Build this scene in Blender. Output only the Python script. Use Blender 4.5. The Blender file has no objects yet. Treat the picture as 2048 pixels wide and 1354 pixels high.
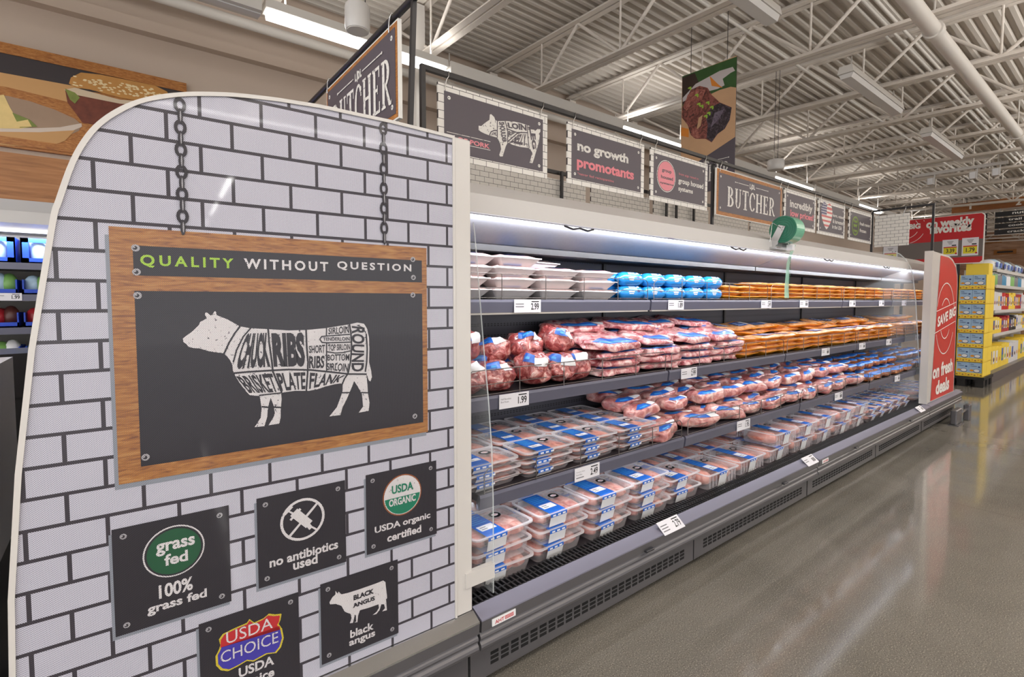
import bpy, math, random
from mathutils import Vector, Matrix, noise
from mathutils.geometry import tessellate_polygon
random.seed(7)
scn = bpy.context.scene
COL = scn.collection
def rad(a): return math.radians(a)

# ------------------------------------------------------------------ camera, world, exposure, general lights
IW, IH = 2048, 1354
FPX, PCX, PCY, PITCH = 1005.0, 1024.0, 653.0, rad(2.9)
YAW = math.atan((2305.0 - PCX) * math.cos(PITCH) / FPX)          # angle between the aisle direction (X) and the view
EYE = Vector((0, 0, 1.5))
FH = Vector((math.cos(YAW), math.sin(YAW), 0)); RT = Vector((math.sin(YAW), -math.cos(YAW), 0))
FW = FH * math.cos(PITCH) - Vector((0, 0, 1)) * math.sin(PITCH)
UP = Vector((0, 0, 1)) * math.cos(PITCH) + FH * math.sin(PITCH)
cam = bpy.data.cameras.new('camera')
cam.sensor_width = 36.0; cam.lens = FPX / IW * 36.0
cam.shift_y = -(IH / 2 - PCY) / IW
cam.clip_start = 0.05; cam.clip_end = 200
camo = bpy.data.objects.new('camera', cam); COL.objects.link(camo)
camo.matrix_world = Matrix(((RT.x, UP.x, -FW.x, EYE.x), (RT.y, UP.y, -FW.y, EYE.y), (RT.z, UP.z, -FW.z, EYE.z), (0, 0, 0, 1)))
scn.camera = camo

w = bpy.data.worlds.new('world'); scn.world = w; w.use_nodes = True
w.node_tree.nodes['Background'].inputs[0].default_value = (0.98, 0.985, 1.0, 1)
w.node_tree.nodes['Background'].inputs[1].default_value = 2.0
scn.view_settings.view_transform = 'Standard'; scn.view_settings.look = 'None'
scn.view_settings.exposure = 0.0; scn.view_settings.gamma = 1.0
scn.view_settings.use_curve_mapping = False
scn.cycles.max_bounces = 8; scn.cycles.transparent_max_bounces = 16
scn.cycles.sample_clamp_indirect = 4.0

def area(name, loc, sx, sy, power, color, rot, parent=None):
    l = bpy.data.lights.new(name, 'AREA'); l.shape = 'RECTANGLE'; l.size = sx; l.size_y = sy
    l.energy = power; l.color = color
    o = bpy.data.objects.new(name, l); COL.objects.link(o); o.location = loc; o.rotation_euler = rot
    if parent is not None: o.parent = parent
    return o
# unseen rows of strip lights added for general light over the aisle where the photographer stands, and the lit lamps of the wall row
for yy, pw in ((-0.9, 90), (-3.6, 90)):
    area('added_aisle_light', (5.0, yy, 3.62), 14.0, 0.12, pw, (1.0, 0.98, 0.95), (0, 0, 0))
    area('added_ceiling_fill', (6.0, yy, 3.40), 20.0, 0.3, 520, (1.0, 0.98, 0.95), (rad(180), 0, 0))  # upward fill added out of view to brighten the roof deck
area('added_aisle_light', (16.0, -0.9, 3.62), 8.0, 0.12, 60, (1.0, 0.98, 0.95), (0, 0, 0))  # unseen light added for the far stretch of the aisle
area('added_ceiling_fill', (22.0, -0.9, 3.40), 14.0, 0.3, 800, (1.0, 0.98, 0.95), (rad(180), 0, 0))  # second added fill, lifts the dim far end of the ceiling
area('cross_aisle_lamp_light', (-1.9, 0.6, 3.62), 0.12, 6.0, 60, (1.0, 0.97, 0.93), (0, 0, 0))
for yb in (-7.6, -10.3, -13.0, -15.7):
    area('cross_row_lamp_light', (1.17, yb - 0.3, 3.62), 0.10, 2.0, 40, (1.0, 0.98, 0.95), (0, 0, 0))
WALL_ROW = ((-3.1, -1.65), (0.93, 2.48), (4.98, 6.42), (9.02, 10.6), (13.05, 14.6), (17.1, 18.6))
for xa, xb in WALL_ROW:
    area('wall_row_lamp_light', ((xa + xb) / 2, 4.17, 3.605), xb - xa, 0.07, 3, (1.0, 0.98, 0.95), (0, 0, 0))
    area('added_wall_row_fill', ((xa + xb) / 2, 4.17, 3.745), xb - xa, 0.05, 9, (1.0, 0.98, 0.95), (rad(180), 0, 0))  # added upward fill, brightens the deck and wall top above the row

# measuring helpers: where the sight line through a photo pixel meets a plane of the place
def sight(x, y): return FW + RT * ((x - PCX) / FPX) - UP * ((y - PCY) / FPX)
def onY(x, y, Y): d = sight(x, y); return EYE + d * (Y / d.y)
def onX(x, y, X): d = sight(x, y); return EYE + d * (X / d.x)
P0 = Vector((0.93, 1.5, 0)); PHI = rad(1.5)
PU = Vector((math.cos(PHI), -math.sin(PHI), 0)); PN = Vector((math.sin(PHI), math.cos(PHI), 0))
def pan(x, y):
    d = sight(x, y); q = EYE + d * ((P0 - EYE).dot(PN) / d.dot(PN))
    return ((q - P0).dot(PU), q.z)

# ------------------------------------------------------------------ materials
def lin(c):
    c = c / 255.0
    return c / 12.92 if c <= 0.04045 else ((c + 0.055) / 1.055) ** 2.4
def C(r, g, b): return (lin(r), lin(g), lin(b), 1.0)
class NT:
    def __init__(s, name):
        s.m = bpy.data.materials.new(name); s.m.use_nodes = True; s.t = s.m.node_tree; s.t.nodes.clear()
        s.out = s.n('ShaderNodeOutputMaterial')
    def n(s, typ, **kw):
        nd = s.t.nodes.new(typ)
        for k, v in kw.items():
            if k[0] == '_': nd.inputs[k[1:].replace('__', ' ')].default_value = v
            else: setattr(nd, k, v)
        return nd
    def l(s, a, b): s.t.links.new(a, b)
    def math(s, op, a, b=None, c=None):
        nd = s.n('ShaderNodeMath', operation=op)
        for i, v in enumerate((a, b, c)):
            if v is None: continue
            if isinstance(v, (int, float)): nd.inputs[i].default_value = v
            else: s.l(v, nd.inputs[i])
        return nd.outputs[0]
    def mix(s, fac, a, b):
        nd = s.n('ShaderNodeMix', data_type='RGBA')
        for i, v in ((0, fac), (6, a), (7, b)):
            if isinstance(v, (int, float, tuple)): nd.inputs[i].default_value = v
            else: s.l(v, nd.inputs[i])
        return nd.outputs[2]
    def ramp(s, fac, stops):
        nd = s.n('ShaderNodeValToRGB'); e = nd.color_ramp.elements
        while len(e) < len(stops): e.new(0.5)
        for i, (p, c) in enumerate(stops): e[i].position = p; e[i].color = c
        s.l(fac, nd.inputs[0]); return nd.outputs[0]
    def coord(s, kind='Object', scale=(1, 1, 1), loc=(0, 0, 0), rot=(0, 0, 0)):
        tc = s.n('ShaderNodeTexCoord'); mp = s.n('ShaderNodeMapping')
        mp.inputs['Scale'].default_value = scale; mp.inputs['Location'].default_value = loc; mp.inputs['Rotation'].default_value = rot
        s.l(tc.outputs[kind], mp.inputs[0]); return mp.outputs[0]
    def noise(s, vec, scale, detail=3, rough=0.55, dist=0.0):
        nd = s.n('ShaderNodeTexNoise'); nd.inputs['Scale'].default_value = scale; nd.inputs['Detail'].default_value = detail
        nd.inputs['Roughness'].default_value = rough; nd.inputs['Distortion'].default_value = dist
        if vec is not None: s.l(vec, nd.inputs['Vector'])
        return nd.outputs['Fac']
    def bsdf(s, col, rough=0.5, metal=0.0, coat=0.0, spec=0.5, normal=None, trans=0.0, coatr=0.08):
        b = s.n('ShaderNodeBsdfPrincipled')
        if isinstance(col, tuple): b.inputs['Base Color'].default_value = col
        else: s.l(col, b.inputs['Base Color'])
        if isinstance(rough, (int, float)): b.inputs['Roughness'].default_value = rough
        else: s.l(rough, b.inputs['Roughness'])
        b.inputs['Metallic'].default_value = metal; b.inputs['Coat Weight'].default_value = coat
        b.inputs['Coat Roughness'].default_value = coatr
        b.inputs['Specular IOR Level'].default_value = spec; b.inputs['Transmission Weight'].default_value = trans
        if normal is not None: s.l(normal, b.inputs['Normal'])
        return b.outputs[0]
    def bump(s, h, strength=0.3, dist=0.01):
        nd = s.n('ShaderNodeBump'); nd.inputs['Strength'].default_value = strength; nd.inputs['Distance'].default_value = dist
        s.l(h, nd.inputs['Height']); return nd.outputs[0]
    def done(s, sh): s.l(sh, s.out.inputs[0]); return s.m
M = {}
def plain(name, col, rough=0.5, metal=0.0, coat=0.0, spec=0.5, var=0.0, scale=8.0):
    t = NT(name)
    c = col
    if var > 0:
        f = t.noise(t.coord(), scale, 4)
        d = tuple(x * (1 - var) for x in col[:3]) + (1,); e = tuple(min(1, x * (1 + var)) for x in col[:3]) + (1,)
        c = t.mix(f, d, e)
    M[name] = t.done(t.bsdf(c, rough, metal, coat, spec)); return M[name]
def emit(name, col, strength):
    t = NT(name); e = t.n('ShaderNodeEmission'); e.inputs[0].default_value = col; e.inputs[1].default_value = strength
    M[name] = t.done(e.outputs[0]); return M[name]
def clear(name, col, alpha, rough=0.15, coat=0.0):
    t = NT(name); tr = t.n('ShaderNodeBsdfTransparent'); b = t.bsdf(col, rough, 0, coat, 0.5); mx = t.n('ShaderNodeMixShader')
    mx.inputs[0].default_value = alpha; t.l(tr.outputs[0], mx.inputs[1]); t.l(b, mx.inputs[2])
    M[name] = t.done(mx.outputs[0]); return M[name]
def mottled(name, stops, scale, rough=0.35, coat=0.5, dist=1.0, bump=0.4):
    t = NT(name); v = t.coord('Object'); oi = t.n('ShaderNodeObjectInfo')
    ad = t.n('ShaderNodeVectorMath', operation='ADD'); cb = t.n('ShaderNodeCombineXYZ')
    r = t.math('MULTIPLY', oi.outputs['Random'], 37.0)
    for i in range(3): t.l(r, cb.inputs[i])
    t.l(v, ad.inputs[0]); t.l(cb.outputs[0], ad.inputs[1])
    f = t.noise(ad.outputs[0], scale, 4, 0.6, dist)
    c = t.ramp(f, stops)
    M[name] = t.done(t.bsdf(c, rough, 0, coat, 0.5, t.bump(f, bump, 0.01))); return M[name]

WHITE = C(232, 230, 226)
plain('cream_paint', C(204, 201, 199), 0.45)
plain('white_trim', C(208, 204, 200), 0.25)
plain('white_steel', C(205, 200, 193), 0.55)
plain('joist_paint', C(224, 215, 205), 0.6)
plain('deck_paint', C(206, 198, 188), 0.65, var=0.05, scale=3)
plain('wall_paint', C(192, 174, 158), 0.85, var=0.03, scale=1.5)
plain('pipe_paint', C(214, 208, 200), 0.5)
plain('black_metal', C(34, 31, 32), 0.4)
plain('dark_metal', C(48, 47, 52), 0.45, 0.2)
plain('black_void', C(14, 13, 14), 0.8)
plain('case_grey', C(98, 96, 99), 0.38, 0.35)
plain('case_band', C(126, 124, 140), 0.42, 0.15)
plain('soffit_grey', C(122, 124, 128), 0.45, 0.3, var=0.12, scale=60)
plain('rail_grey', C(98, 98, 114), 0.38, 0.25)
plain('vent_black', C(30, 29, 31), 0.5)
plain('wire', C(118, 112, 110), 0.3, 0.8)
plain('chrome', C(200, 200, 200), 0.2, 0.9)
plain('print_dark', C(82, 74, 82), 0.45, var=0.02)
plain('print_white', C(228, 224, 220), 0.5)
plain('print_pink', C(226, 138, 148), 0.5)
plain('print_black', C(30, 28, 30), 0.5)
plain('print_green', C(150, 185, 60), 0.5)
plain('sign_white', C(235, 232, 226), 0.45)
plain('card_white', C(228, 226, 232), 0.5)
plain('grey_text', C(120, 118, 122), 0.6)
plain('red_print', C(190, 22, 30), 0.4)
plain('red_panel', C(200, 48, 48), 0.32, coat=0.2)
plain('price_yellow', C(222, 210, 40), 0.5)
plain('carton_yellow', C(240, 208, 70), 0.55, var=0.04, scale=12)
plain('carton_blue', C(160, 190, 220), 0.5)
plain('box_teal', C(60, 130, 170), 0.5)
plain('pallet_black', C(26, 24, 24), 0.6)
plain('promo_grey', C(112, 104, 100), 0.6)
plain('foam_white', C(232, 226, 226), 0.4)
plain('foam_yellow', C(232, 152, 34), 0.35, coat=0.2)
plain('label_blue', C(38, 102, 196), 0.35, coat=0.4)
plain('label_light_blue', C(70, 160, 225), 0.35, coat=0.4)
plain('label_white', C(236, 236, 238), 0.4, coat=0.2)
plain('label_dark', C(40, 60, 120), 0.4)
plain('sticker_black', C(18, 17, 18), 0.35)
plain('tube_blue', C(36, 140, 220), 0.22, coat=0.6)
plain('blue_carton', C(24, 70, 190), 0.45)
plain('tub_light', C(190, 220, 245), 0.4)
plain('bag_red', C(170, 40, 50), 0.35)
plain('bag_brown', C(84, 44, 40), 0.4)
plain('bag_green', C(120, 170, 90), 0.4)
plain('bag_purple', C(120, 60, 130), 0.4)
plain('roll_green', C(22, 112, 84), 0.3, coat=0.3)
plain('roll_outer', C(120, 190, 160), 0.25, coat=0.5, var=0.12, scale=20)
plain('roll_dark_green', C(12, 84, 62), 0.4)
clear('strip_green', C(170, 225, 200), 0.72, 0.2)
clear('tray_plastic', C(238, 232, 236), 0.24, 0.22, 0.3)
clear('tray_rim', C(240, 236, 240), 0.62, 0.22, 0.3)
clear('film', C(240, 236, 240), 0.14, 0.10, 0.5)
clear('acrylic', C(225, 230, 230), 0.10, 0.03)
clear('acrylic_edge', C(225, 230, 230), 0.45, 0.05, 0.5)
emit('tube_glow', (1.0, 0.98, 0.95, 1), 6.0)
emit('case_glow', (0.95, 0.95, 1.0, 1), 3.0)
mottled('pork', [(0.28, C(160, 78, 72)), (0.46, C(200, 124, 110)), (0.6, C(222, 166, 152)), (0.75, C(238, 206, 194))], 19)
mottled('pork_chop', [(0.3, C(176, 92, 78)), (0.5, C(212, 138, 118)), (0.65, C(226, 164, 146)), (0.8, C(240, 206, 190))], 15)
mottled('roast_meat', [(0.30, C(96, 28, 32)), (0.47, C(150, 58, 58)), (0.57, C(196, 120, 114)), (0.68, C(228, 190, 182)), (0.8, C(120, 44, 46))], 27, coat=1.0, dist=0.8, bump=0.9)
mottled('rib_meat', [(0.32, C(140, 50, 58)), (0.44, C(188, 100, 106)), (0.54, C(222, 168, 168)), (0.66, C(236, 208, 202)), (0.8, C(196, 116, 118))], 20, coat=1.0, dist=1.0, bump=0.9)
mottled('loin_meat', [(0.3, C(140, 66, 68)), (0.46, C(182, 112, 108)), (0.58, C(210, 160, 152)), (0.7, C(232, 206, 196)), (0.85, C(180, 106, 104))], 15, coat=1.0, dist=0.8, bump=0.8)
mottled('ground_meat', [(0.3, C(222, 170, 168)), (0.6, C(238, 206, 204)), (0.85, C(246, 228, 226))], 30, coat=0.5)
mottled('chicken_meat', [(0.3, C(206, 120, 60)), (0.5, C(232, 170, 118)), (0.75, C(240, 206, 176))], 24, coat=0.6)
mottled('marinated_meat', [(0.3, C(64, 28, 18)), (0.48, C(142, 72, 30)), (0.62, C(196, 118, 50)), (0.8, C(226, 170, 120))], 24, coat=0.8)

def wood(name, a, b, c, sc=(3, 3, 30), rough=0.45, dots=False):
    t = NT(name); v = t.coord('Object', sc)
    f = t.noise(v, 3.0, 5, 0.6, 0.8); col = t.ramp(f, [(0.3, a), (0.5, b), (0.72, c)])
    v2 = t.coord('Object', (1.7, 1.7, 9)); g = t.noise(v2, 1.3, 1); col = t.mix(t.math('MULTIPLY', g, 0.45), col, a)
    if dots: col = perforate(t, col)
    M[name] = t.done(t.bsdf(col, rough, 0, 0.35 if dots else 0.0)); return M[name]
def perforate(t, col, dot=C(78, 78, 96)):
    """the fine staggered holes of a window-film print"""
    tc = t.n('ShaderNodeTexCoord'); sp = t.n('ShaderNodeSeparateXYZ'); t.l(tc.outputs['Object'], sp.inputs[0])
    def lat(off):
        a = t.math('SUBTRACT', t.math('FRACT', t.math('ADD', t.math('DIVIDE', sp.outputs[0], 0.0042), off)), 0.5)
        b = t.math('SUBTRACT', t.math('FRACT', t.math('ADD', t.math('DIVIDE', sp.outputs[2], 0.0046), off)), 0.5)
        return t.math('ADD', t.math('MULTIPLY', a, a), t.math('MULTIPLY', b, b))
    d = t.math('MINIMUM', lat(0.0), lat(0.5))
    return t.mix(t.math('LESS_THAN', d, 0.034), col, dot)
wood('board_wood', C(120, 66, 24), C(176, 112, 48), C(206, 150, 84), (9, 9, 60))
wood('print_wood', C(112, 62, 22), C(176, 116, 46), C(204, 152, 80), (6, 6, 50), 0.4, True)
wood('wall_wood', C(140, 92, 50), C(168, 112, 64), C(186, 132, 82), (1.2, 1.2, 14))
wood('plank_wood', C(150, 112, 86), C(190, 150, 120), C(206, 172, 146), (0.6, 0.6, 5), 0.7)
wood('beam_wood', C(120, 68, 30), C(150, 92, 44), C(166, 108, 58), (2, 2, 24))
def pprint(name, col, grunge=0.0):
    t = NT(name); c = col
    if grunge:
        f = t.noise(t.coord('Object'), 130.0, 3, 0.7); c = t.mix(t.math('LESS_THAN', f, grunge), col, C(58, 54, 64))
    c = perforate(t, c, C(66, 64, 74) if max(col[:3]) < 0.25 else C(72, 70, 88))
    M[name] = t.done(t.bsdf(c, 0.4, 0, 0.35, 0.4, coatr=0.04)); return M[name]
pprint('film_dark', C(34, 31, 37)); pprint('film_black', C(38, 34, 40)); pprint('film_white', C(226, 222, 226), 0.36)
pprint('film_text', C(224, 220, 222), 0.33); pprint('film_lime', C(160, 200, 50), 0.33); pprint('film_green', C(16, 84, 50))
pprint('film_usda_green', C(0, 124, 92)); pprint('film_red', C(196, 32, 30)); pprint('film_blue', C(62, 52, 168))
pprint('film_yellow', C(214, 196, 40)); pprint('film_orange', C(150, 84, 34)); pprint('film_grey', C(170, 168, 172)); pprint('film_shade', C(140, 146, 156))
def brick(name, bw, bh, mort, col, mcol, off=(0, 0, 0), perf=False, axis='XZ', coat=0.0):
    t = NT(name); tc = t.n('ShaderNodeTexCoord'); sp = t.n('ShaderNodeSeparateXYZ'); t.l(tc.outputs['Object'], sp.inputs[0])
    u = t.math('ADD', sp.outputs['XYZ'.index(axis[0])], off[0]); v = t.math('ADD', sp.outputs['XYZ'.index(axis[1])], off[1])
    rv = t.math('DIVIDE', v, bh); row = t.math('FLOOR', rv); fv = t.math('SUBTRACT', rv, row)
    sh = t.math('MULTIPLY', t.math('PINGPONG', row, 1.0), 0.5)
    fu = t.math('FRACT', t.math('ADD', t.math('DIVIDE', u, bw), sh))
    m = t.math('MAXIMUM', t.math('LESS_THAN', fv, mort / bh), t.math('LESS_THAN', fu, mort / bw))
    c = t.mix(m, col, mcol)
    if perf: c = perforate(t, c)
    M[name] = t.done(t.bsdf(c, 0.4, 0, coat, 0.4, coatr=0.04)); return M[name]
brick('brick_film', 0.1431, 0.0700, 0.0085, C(196, 195, 208), C(50, 44, 47), (0.1095, -2.0328 + 2.1, 0), True, 'XZ', 0.35)
brick('brick_sign', 0.086, 0.042, 0.003, C(234, 230, 224), C(66, 60, 60))
brick('brick_sign_y', 0.086, 0.042, 0.003, C(232, 228, 222), C(66, 60, 60), axis='YZ')

def floor_mat():
    t = NT('polished_concrete'); v = t.coord('Object')
    f = t.noise(v, 1.1, 6, 0.6, 0.5); g = t.noise(v, 190.0, 2, 0.5)
    c = t.ramp(f, [(0.3, C(106, 102, 95)), (0.7, C(128, 123, 115))])
    c = t.mix(t.math('GREATER_THAN', g, 0.62), c, C(160, 154, 142)); c = t.mix(t.math('LESS_THAN', g, 0.37), c, C(82, 78, 70))
    sp = t.n('ShaderNodeSeparateXYZ'); t.l(v, sp.inputs[0])
    jx = t.math('LESS_THAN', t.math('ABSOLUTE', t.math('SUBTRACT', t.math('PINGPONG', t.math('ADD', sp.outputs[0], 0.35), 2.6), 0.0)), 0.003)
    jy = t.math('LESS_THAN', t.math('ABSOLUTE', t.math('SUBTRACT', sp.outputs[1], -1.9)), 0.003)
    c = t.mix(t.math('MULTIPLY', t.math('MAXIMUM', jx, jy), 0.6), c, C(96, 90, 80))
    r = t.math('ADD', t.math('MULTIPLY', f, 0.07), 0.055)
    M['floor'] = t.done(t.bsdf(c, r, 0, 0.0, 0.4))
floor_mat()
def perf_metal():
    t = NT('perforated_panel'); sp = t.n('ShaderNodeSeparateXYZ'); tc = t.n('ShaderNodeTexCoord'); t.l(tc.outputs['Object'], sp.inputs[0])
    fx = t.math('LESS_THAN', t.math('FRACT', t.math('DIVIDE', sp.outputs[0], 0.022)), 0.6)
    fz = t.math('FRACT', t.math('DIVIDE', sp.outputs[2], 0.062)); a = t.math('LESS_THAN', fz, 0.07)
    b = t.math('MULTIPLY', t.math('GREATER_THAN', fz, 0.16), t.math('LESS_THAN', fz, 0.23))
    c = t.mix(t.math('MULTIPLY', fx, t.math('MAXIMUM', a, b)), C(70, 69, 76), C(10, 10, 11))
    M['perforated_panel'] = t.done(t.bsdf(c, 0.45, 0.2))
perf_metal()

# ------------------------------------------------------------------ mesh building
_txt = {}
def glyphs(s, bold=0.0, spacing=1.0):
    k = (s, bold, spacing)
    if k not in _txt:
        cu = bpy.data.curves.new('lettering', 'FONT'); cu.body = s; cu.offset = bold; cu.space_character = spacing; cu.resolution_u = 3
        o = bpy.data.objects.new('lettering', cu); COL.objects.link(o)
        dg = bpy.context.evaluated_depsgraph_get(); me = o.evaluated_get(dg).to_mesh()
        v = [(p.co.x, p.co.y) for p in me.vertices]; f = [tuple(p.vertices) for p in me.polygons]
        o.evaluated_get(dg).to_mesh_clear(); bpy.data.objects.remove(o); bpy.data.curves.remove(cu)
        x0 = min(a for a, b in v); x1 = max(a for a, b in v); y0 = min(b for a, b in v); y1 = max(b for a, b in v)
        _txt[k] = ([((a - x0) / (x1 - x0), (b - y0) / (y1 - y0)) for a, b in v], f, (x1 - x0) / (y1 - y0))
    return _txt[k]
class MB:
    def __init__(s): s.v = []; s.f = []; s.m = []; s.s = []; s.k = 0
    def add(s, vs, fs, mi=0, sm=False, mat=None):
        o = len(s.v)
        for p in vs: s.v.append(tuple(mat @ Vector(p)) if mat else tuple(p))
        for f in fs: s.f.append([i + o for i in f]); s.m.append(mi); s.s.append(sm)
        return s
    def box(s, a, b, mi=0, mat=None, bev=0.0):
        x0, y0, z0 = a; x1, y1, z1 = b
        if bev <= 0:
            vs = [(x0, y0, z0), (x1, y0, z0), (x1, y1, z0), (x0, y1, z0), (x0, y0, z1), (x1, y0, z1), (x1, y1, z1), (x0, y1, z1)]
            return s.add(vs, [(3, 2, 1, 0), (4, 5, 6, 7), (0, 1, 5, 4), (1, 2, 6, 5), (2, 3, 7, 6), (3, 0, 4, 7)], mi, False, mat)
        rr = []
        for z, i in ((z0, bev), (z0 + bev, 0), (z1 - bev, 0), (z1, bev)):
            rr.append(rrect((x0 + i, y0 + i), (x1 - i, y1 - i), max(bev * 1.2 - i * .3, 1e-4), 3, z))
        return s.loft(rr, mi, True, mat)
    def quad(s, a, b, c, d, mi=0): return s.add([a, b, c, d], [(0, 1, 2, 3)], mi)
    def loft(s, rings, mi=0, caps=True, mat=None, sm=False, closed=True):
        n = len(rings[0]); vs = [p for r in rings for p in r]; fs = []
        for i in range(len(rings) - 1):
            for j in range(n if closed else n - 1):
                k = (j + 1) % n; fs.append((i * n + j, i * n + k, (i + 1) * n + k, (i + 1) * n + j))
        s.add(vs, fs, mi, sm, mat)
        if caps:
            s.add(rings[0], [tuple(range(n - 1, -1, -1))], mi, False, mat); s.add(rings[-1], [tuple(range(n))], mi, False, mat)
        return s
    def profile(s, pts, x0, x1, mi=0, closed=True, mat=None, sm=False):
        """a (y, z) outline run along X"""
        return s.loft([[(x0, y, z) for y, z in pts], [(x1, y, z) for y, z in pts]], mi, closed, mat, sm, closed)
    def tube(s, pts, r, n=8, mi=0, caps=True, mat=None, sm=True):
        pts = [Vector(p) for p in pts]; rings = []; up = None
        for i, p in enumerate(pts):
            d = (pts[min(i + 1, len(pts) - 1)] - pts[max(i - 1, 0)]).normalized()
            if up is None: up = Vector((0, 0, 1)) if abs(d.z) < 0.9 else Vector((1, 0, 0))
            a = d.cross(up).normalized(); b = a.cross(d).normalized(); up = b
            rings.append([tuple(p + a * (r * math.cos(2 * math.pi * k / n)) + b * (r * math.sin(2 * math.pi * k / n))) for k in range(n)])
        return s.loft(rings, mi, caps, mat, sm)
    def lathe(s, prof, n=24, mi=0, mat=None, sm=True):
        rings = [[(r * math.cos(2 * math.pi * k / n), r * math.sin(2 * math.pi * k / n), z) for k in range(n)] for r, z in prof]
        return s.loft(rings, mi, True, mat, sm)
    def poly(s, pts, mi=0, fn=None, holes=()):
        """a flat outline (with holes), fn puts (u, v) in space"""
        loops = [list(pts)] + [list(h) for h in holes]; flat = [p for l in loops for p in l]
        tr = tessellate_polygon([[Vector((p[0], p[1], 0)) for p in l] for l in loops])
        def area2(t): a, b, c = (flat[i] for i in t); return (b[0] - a[0]) * (c[1] - a[1]) - (c[0] - a[0]) * (b[1] - a[1])
        fs = [tuple(t) if area2(t) > 0 else tuple(reversed(t)) for t in tr if abs(area2(t)) > 1e-14]
        P = [Vector(fn(*p)) if fn else Vector((p[0], 0, p[1])) for p in flat]
        if fs:
            a, b, c = (P[i] for i in fs[0]); n = (b - a).cross(c - a)
            if n.length > 0: n = n.normalized() * (1.2e-5 * s.k); P = [p + n for p in P]
        s.k += 1
        return s.add(P, fs, mi)
    def slab(s, pts, d, mi=0, fn=None, side=None):
        """outline in (u, v) with thickness d behind it; fn(u, v, depth)"""
        fn = fn or (lambda u, v, k: (u, k, v)); n = len(pts)
        s.poly(pts, mi, lambda u, v: fn(u, v, 0.0))
        q = MB().poly(pts, 0, lambda u, v: fn(u, v, d)); s.add(q.v, [tuple(reversed(f)) for f in q.f], mi if side is None else side)
        vs = [fn(u, v, 0.0) for u, v in pts] + [fn(u, v, d) for u, v in pts]
        s.add(vs, [(i, n + i, n + (i + 1) % n, (i + 1) % n) for i in range(n)], mi if side is None else side); return s
    def text(s, t, x0, y0, x1, y1, fn, mi=0, bold=0.0, spacing=1.0, warp=None):
        v, f, _ = glyphs(t, bold, spacing); P = []
        for a, b in v:
            u, w_ = x0 + a * (x1 - x0), y0 + b * (y1 - y0)
            P.append(fn(*(warp(a, b) if warp else (u, w_))))
        return s.add(P, f, mi)
    def build(s, name, mats, parent=None, loc=None, rot=None):
        me = bpy.data.meshes.new(name); me.from_pydata(s.v, [], s.f)
        for k in (mats if isinstance(mats, (list, tuple)) else [mats]): me.materials.append(M[k])
        me.polygons.foreach_set('material_index', s.m); me.polygons.foreach_set('use_smooth', s.s); me.update()
        o = bpy.data.objects.new(name, me); COL.objects.link(o)
        if parent is not None: o.parent = parent
        if loc is not None: o.location = loc
        if rot is not None: o.rotation_euler = rot
        return o
def rrect(a, b, r, n, z):
    (x0, y0), (x1, y1) = a, b; out = []
    for cx, cy, t0 in ((x1 - r, y0 + r, -90), (x1 - r, y1 - r, 0), (x0 + r, y1 - r, 90), (x0 + r, y0 + r, 180)):
        for k in range(n + 1):
            t = rad(t0 + 90 * k / n); out.append((cx + r * math.cos(t), cy + r * math.sin(t), z))
    return out
def ell(cx, cy, rx, ry, n=32, a0=0.0, a1=360.0):
    full = abs(a1 - a0) >= 360; m = n if full else n + 1
    return [(cx + rx * math.cos(rad(a0 + (a1 - a0) * k / n)), cy + ry * math.sin(rad(a0 + (a1 - a0) * k / n))) for k in range(m)]
def ring(cx, cy, ro, ri, n=24, a0=0.0, a1=360.0):
    """list of quads of an elliptical band"""
    o = ell(cx, cy, ro[0], ro[1], n, a0, a1); i = ell(cx, cy, ri[0], ri[1], n, a0, a1)
    if abs(a1 - a0) >= 360: o.append(o[0]); i.append(i[0])
    return [[o[k], o[k + 1], i[k + 1], i[k]] for k in range(len(o) - 1)]
def stroke(pts, wd):
    """quads along a polyline of width wd"""
    out = []
    for (ax, ay), (bx, by) in zip(pts, pts[1:]):
        L = math.hypot(bx - ax, by - ay) or 1; nx, ny = -(by - ay) / L * wd / 2, (bx - ax) / L * wd / 2
        ex, ey = (bx - ax) / L * wd * .3, (by - ay) / L * wd * .3
        out.append([(ax + nx - ex, ay + ny - ey), (ax - nx - ex, ay - ny - ey), (bx - nx + ex, by - ny + ey), (bx + nx + ex, by + ny + ey)])
    return out
def thing(name, label, cat, loc=(0, 0, 0), rz=0.0, group=None):
    o = bpy.data.objects.new(name, None); COL.objects.link(o); o.location = loc; o.rotation_euler = (0, 0, rz)
    o.empty_display_size = 0.05
    return tag(o, label, cat, group)
def tag(o, label, cat, group=None):
    o['label'] = label; o['category'] = cat
    if group: o['group'] = group
    return o
def struct(o): o['kind'] = 'structure'; return o
def dup(root, loc, rot=(0, 0, 0), label=None, group=None, scale=None):
    r = root.copy(); COL.objects.link(r); r.location = loc; r.rotation_euler = rot
    if scale: r.scale = scale
    if label: r['label'] = label
    if group: r['group'] = group
    for ch in root.children:
        c = ch.copy(); COL.objects.link(c); c.parent = r
        for g in ch.children:
            d = g.copy(); COL.objects.link(d); d.parent = c
    return r
ORD = 'zeroth first second third fourth fifth sixth seventh eighth ninth tenth eleventh twelfth thirteenth fourteenth fifteenth sixteenth seventeenth eighteenth nineteenth twentieth twenty-first twenty-second twenty-third twenty-fourth twenty-fifth twenty-sixth twenty-seventh twenty-eighth twenty-ninth thirtieth'.split()

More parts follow.
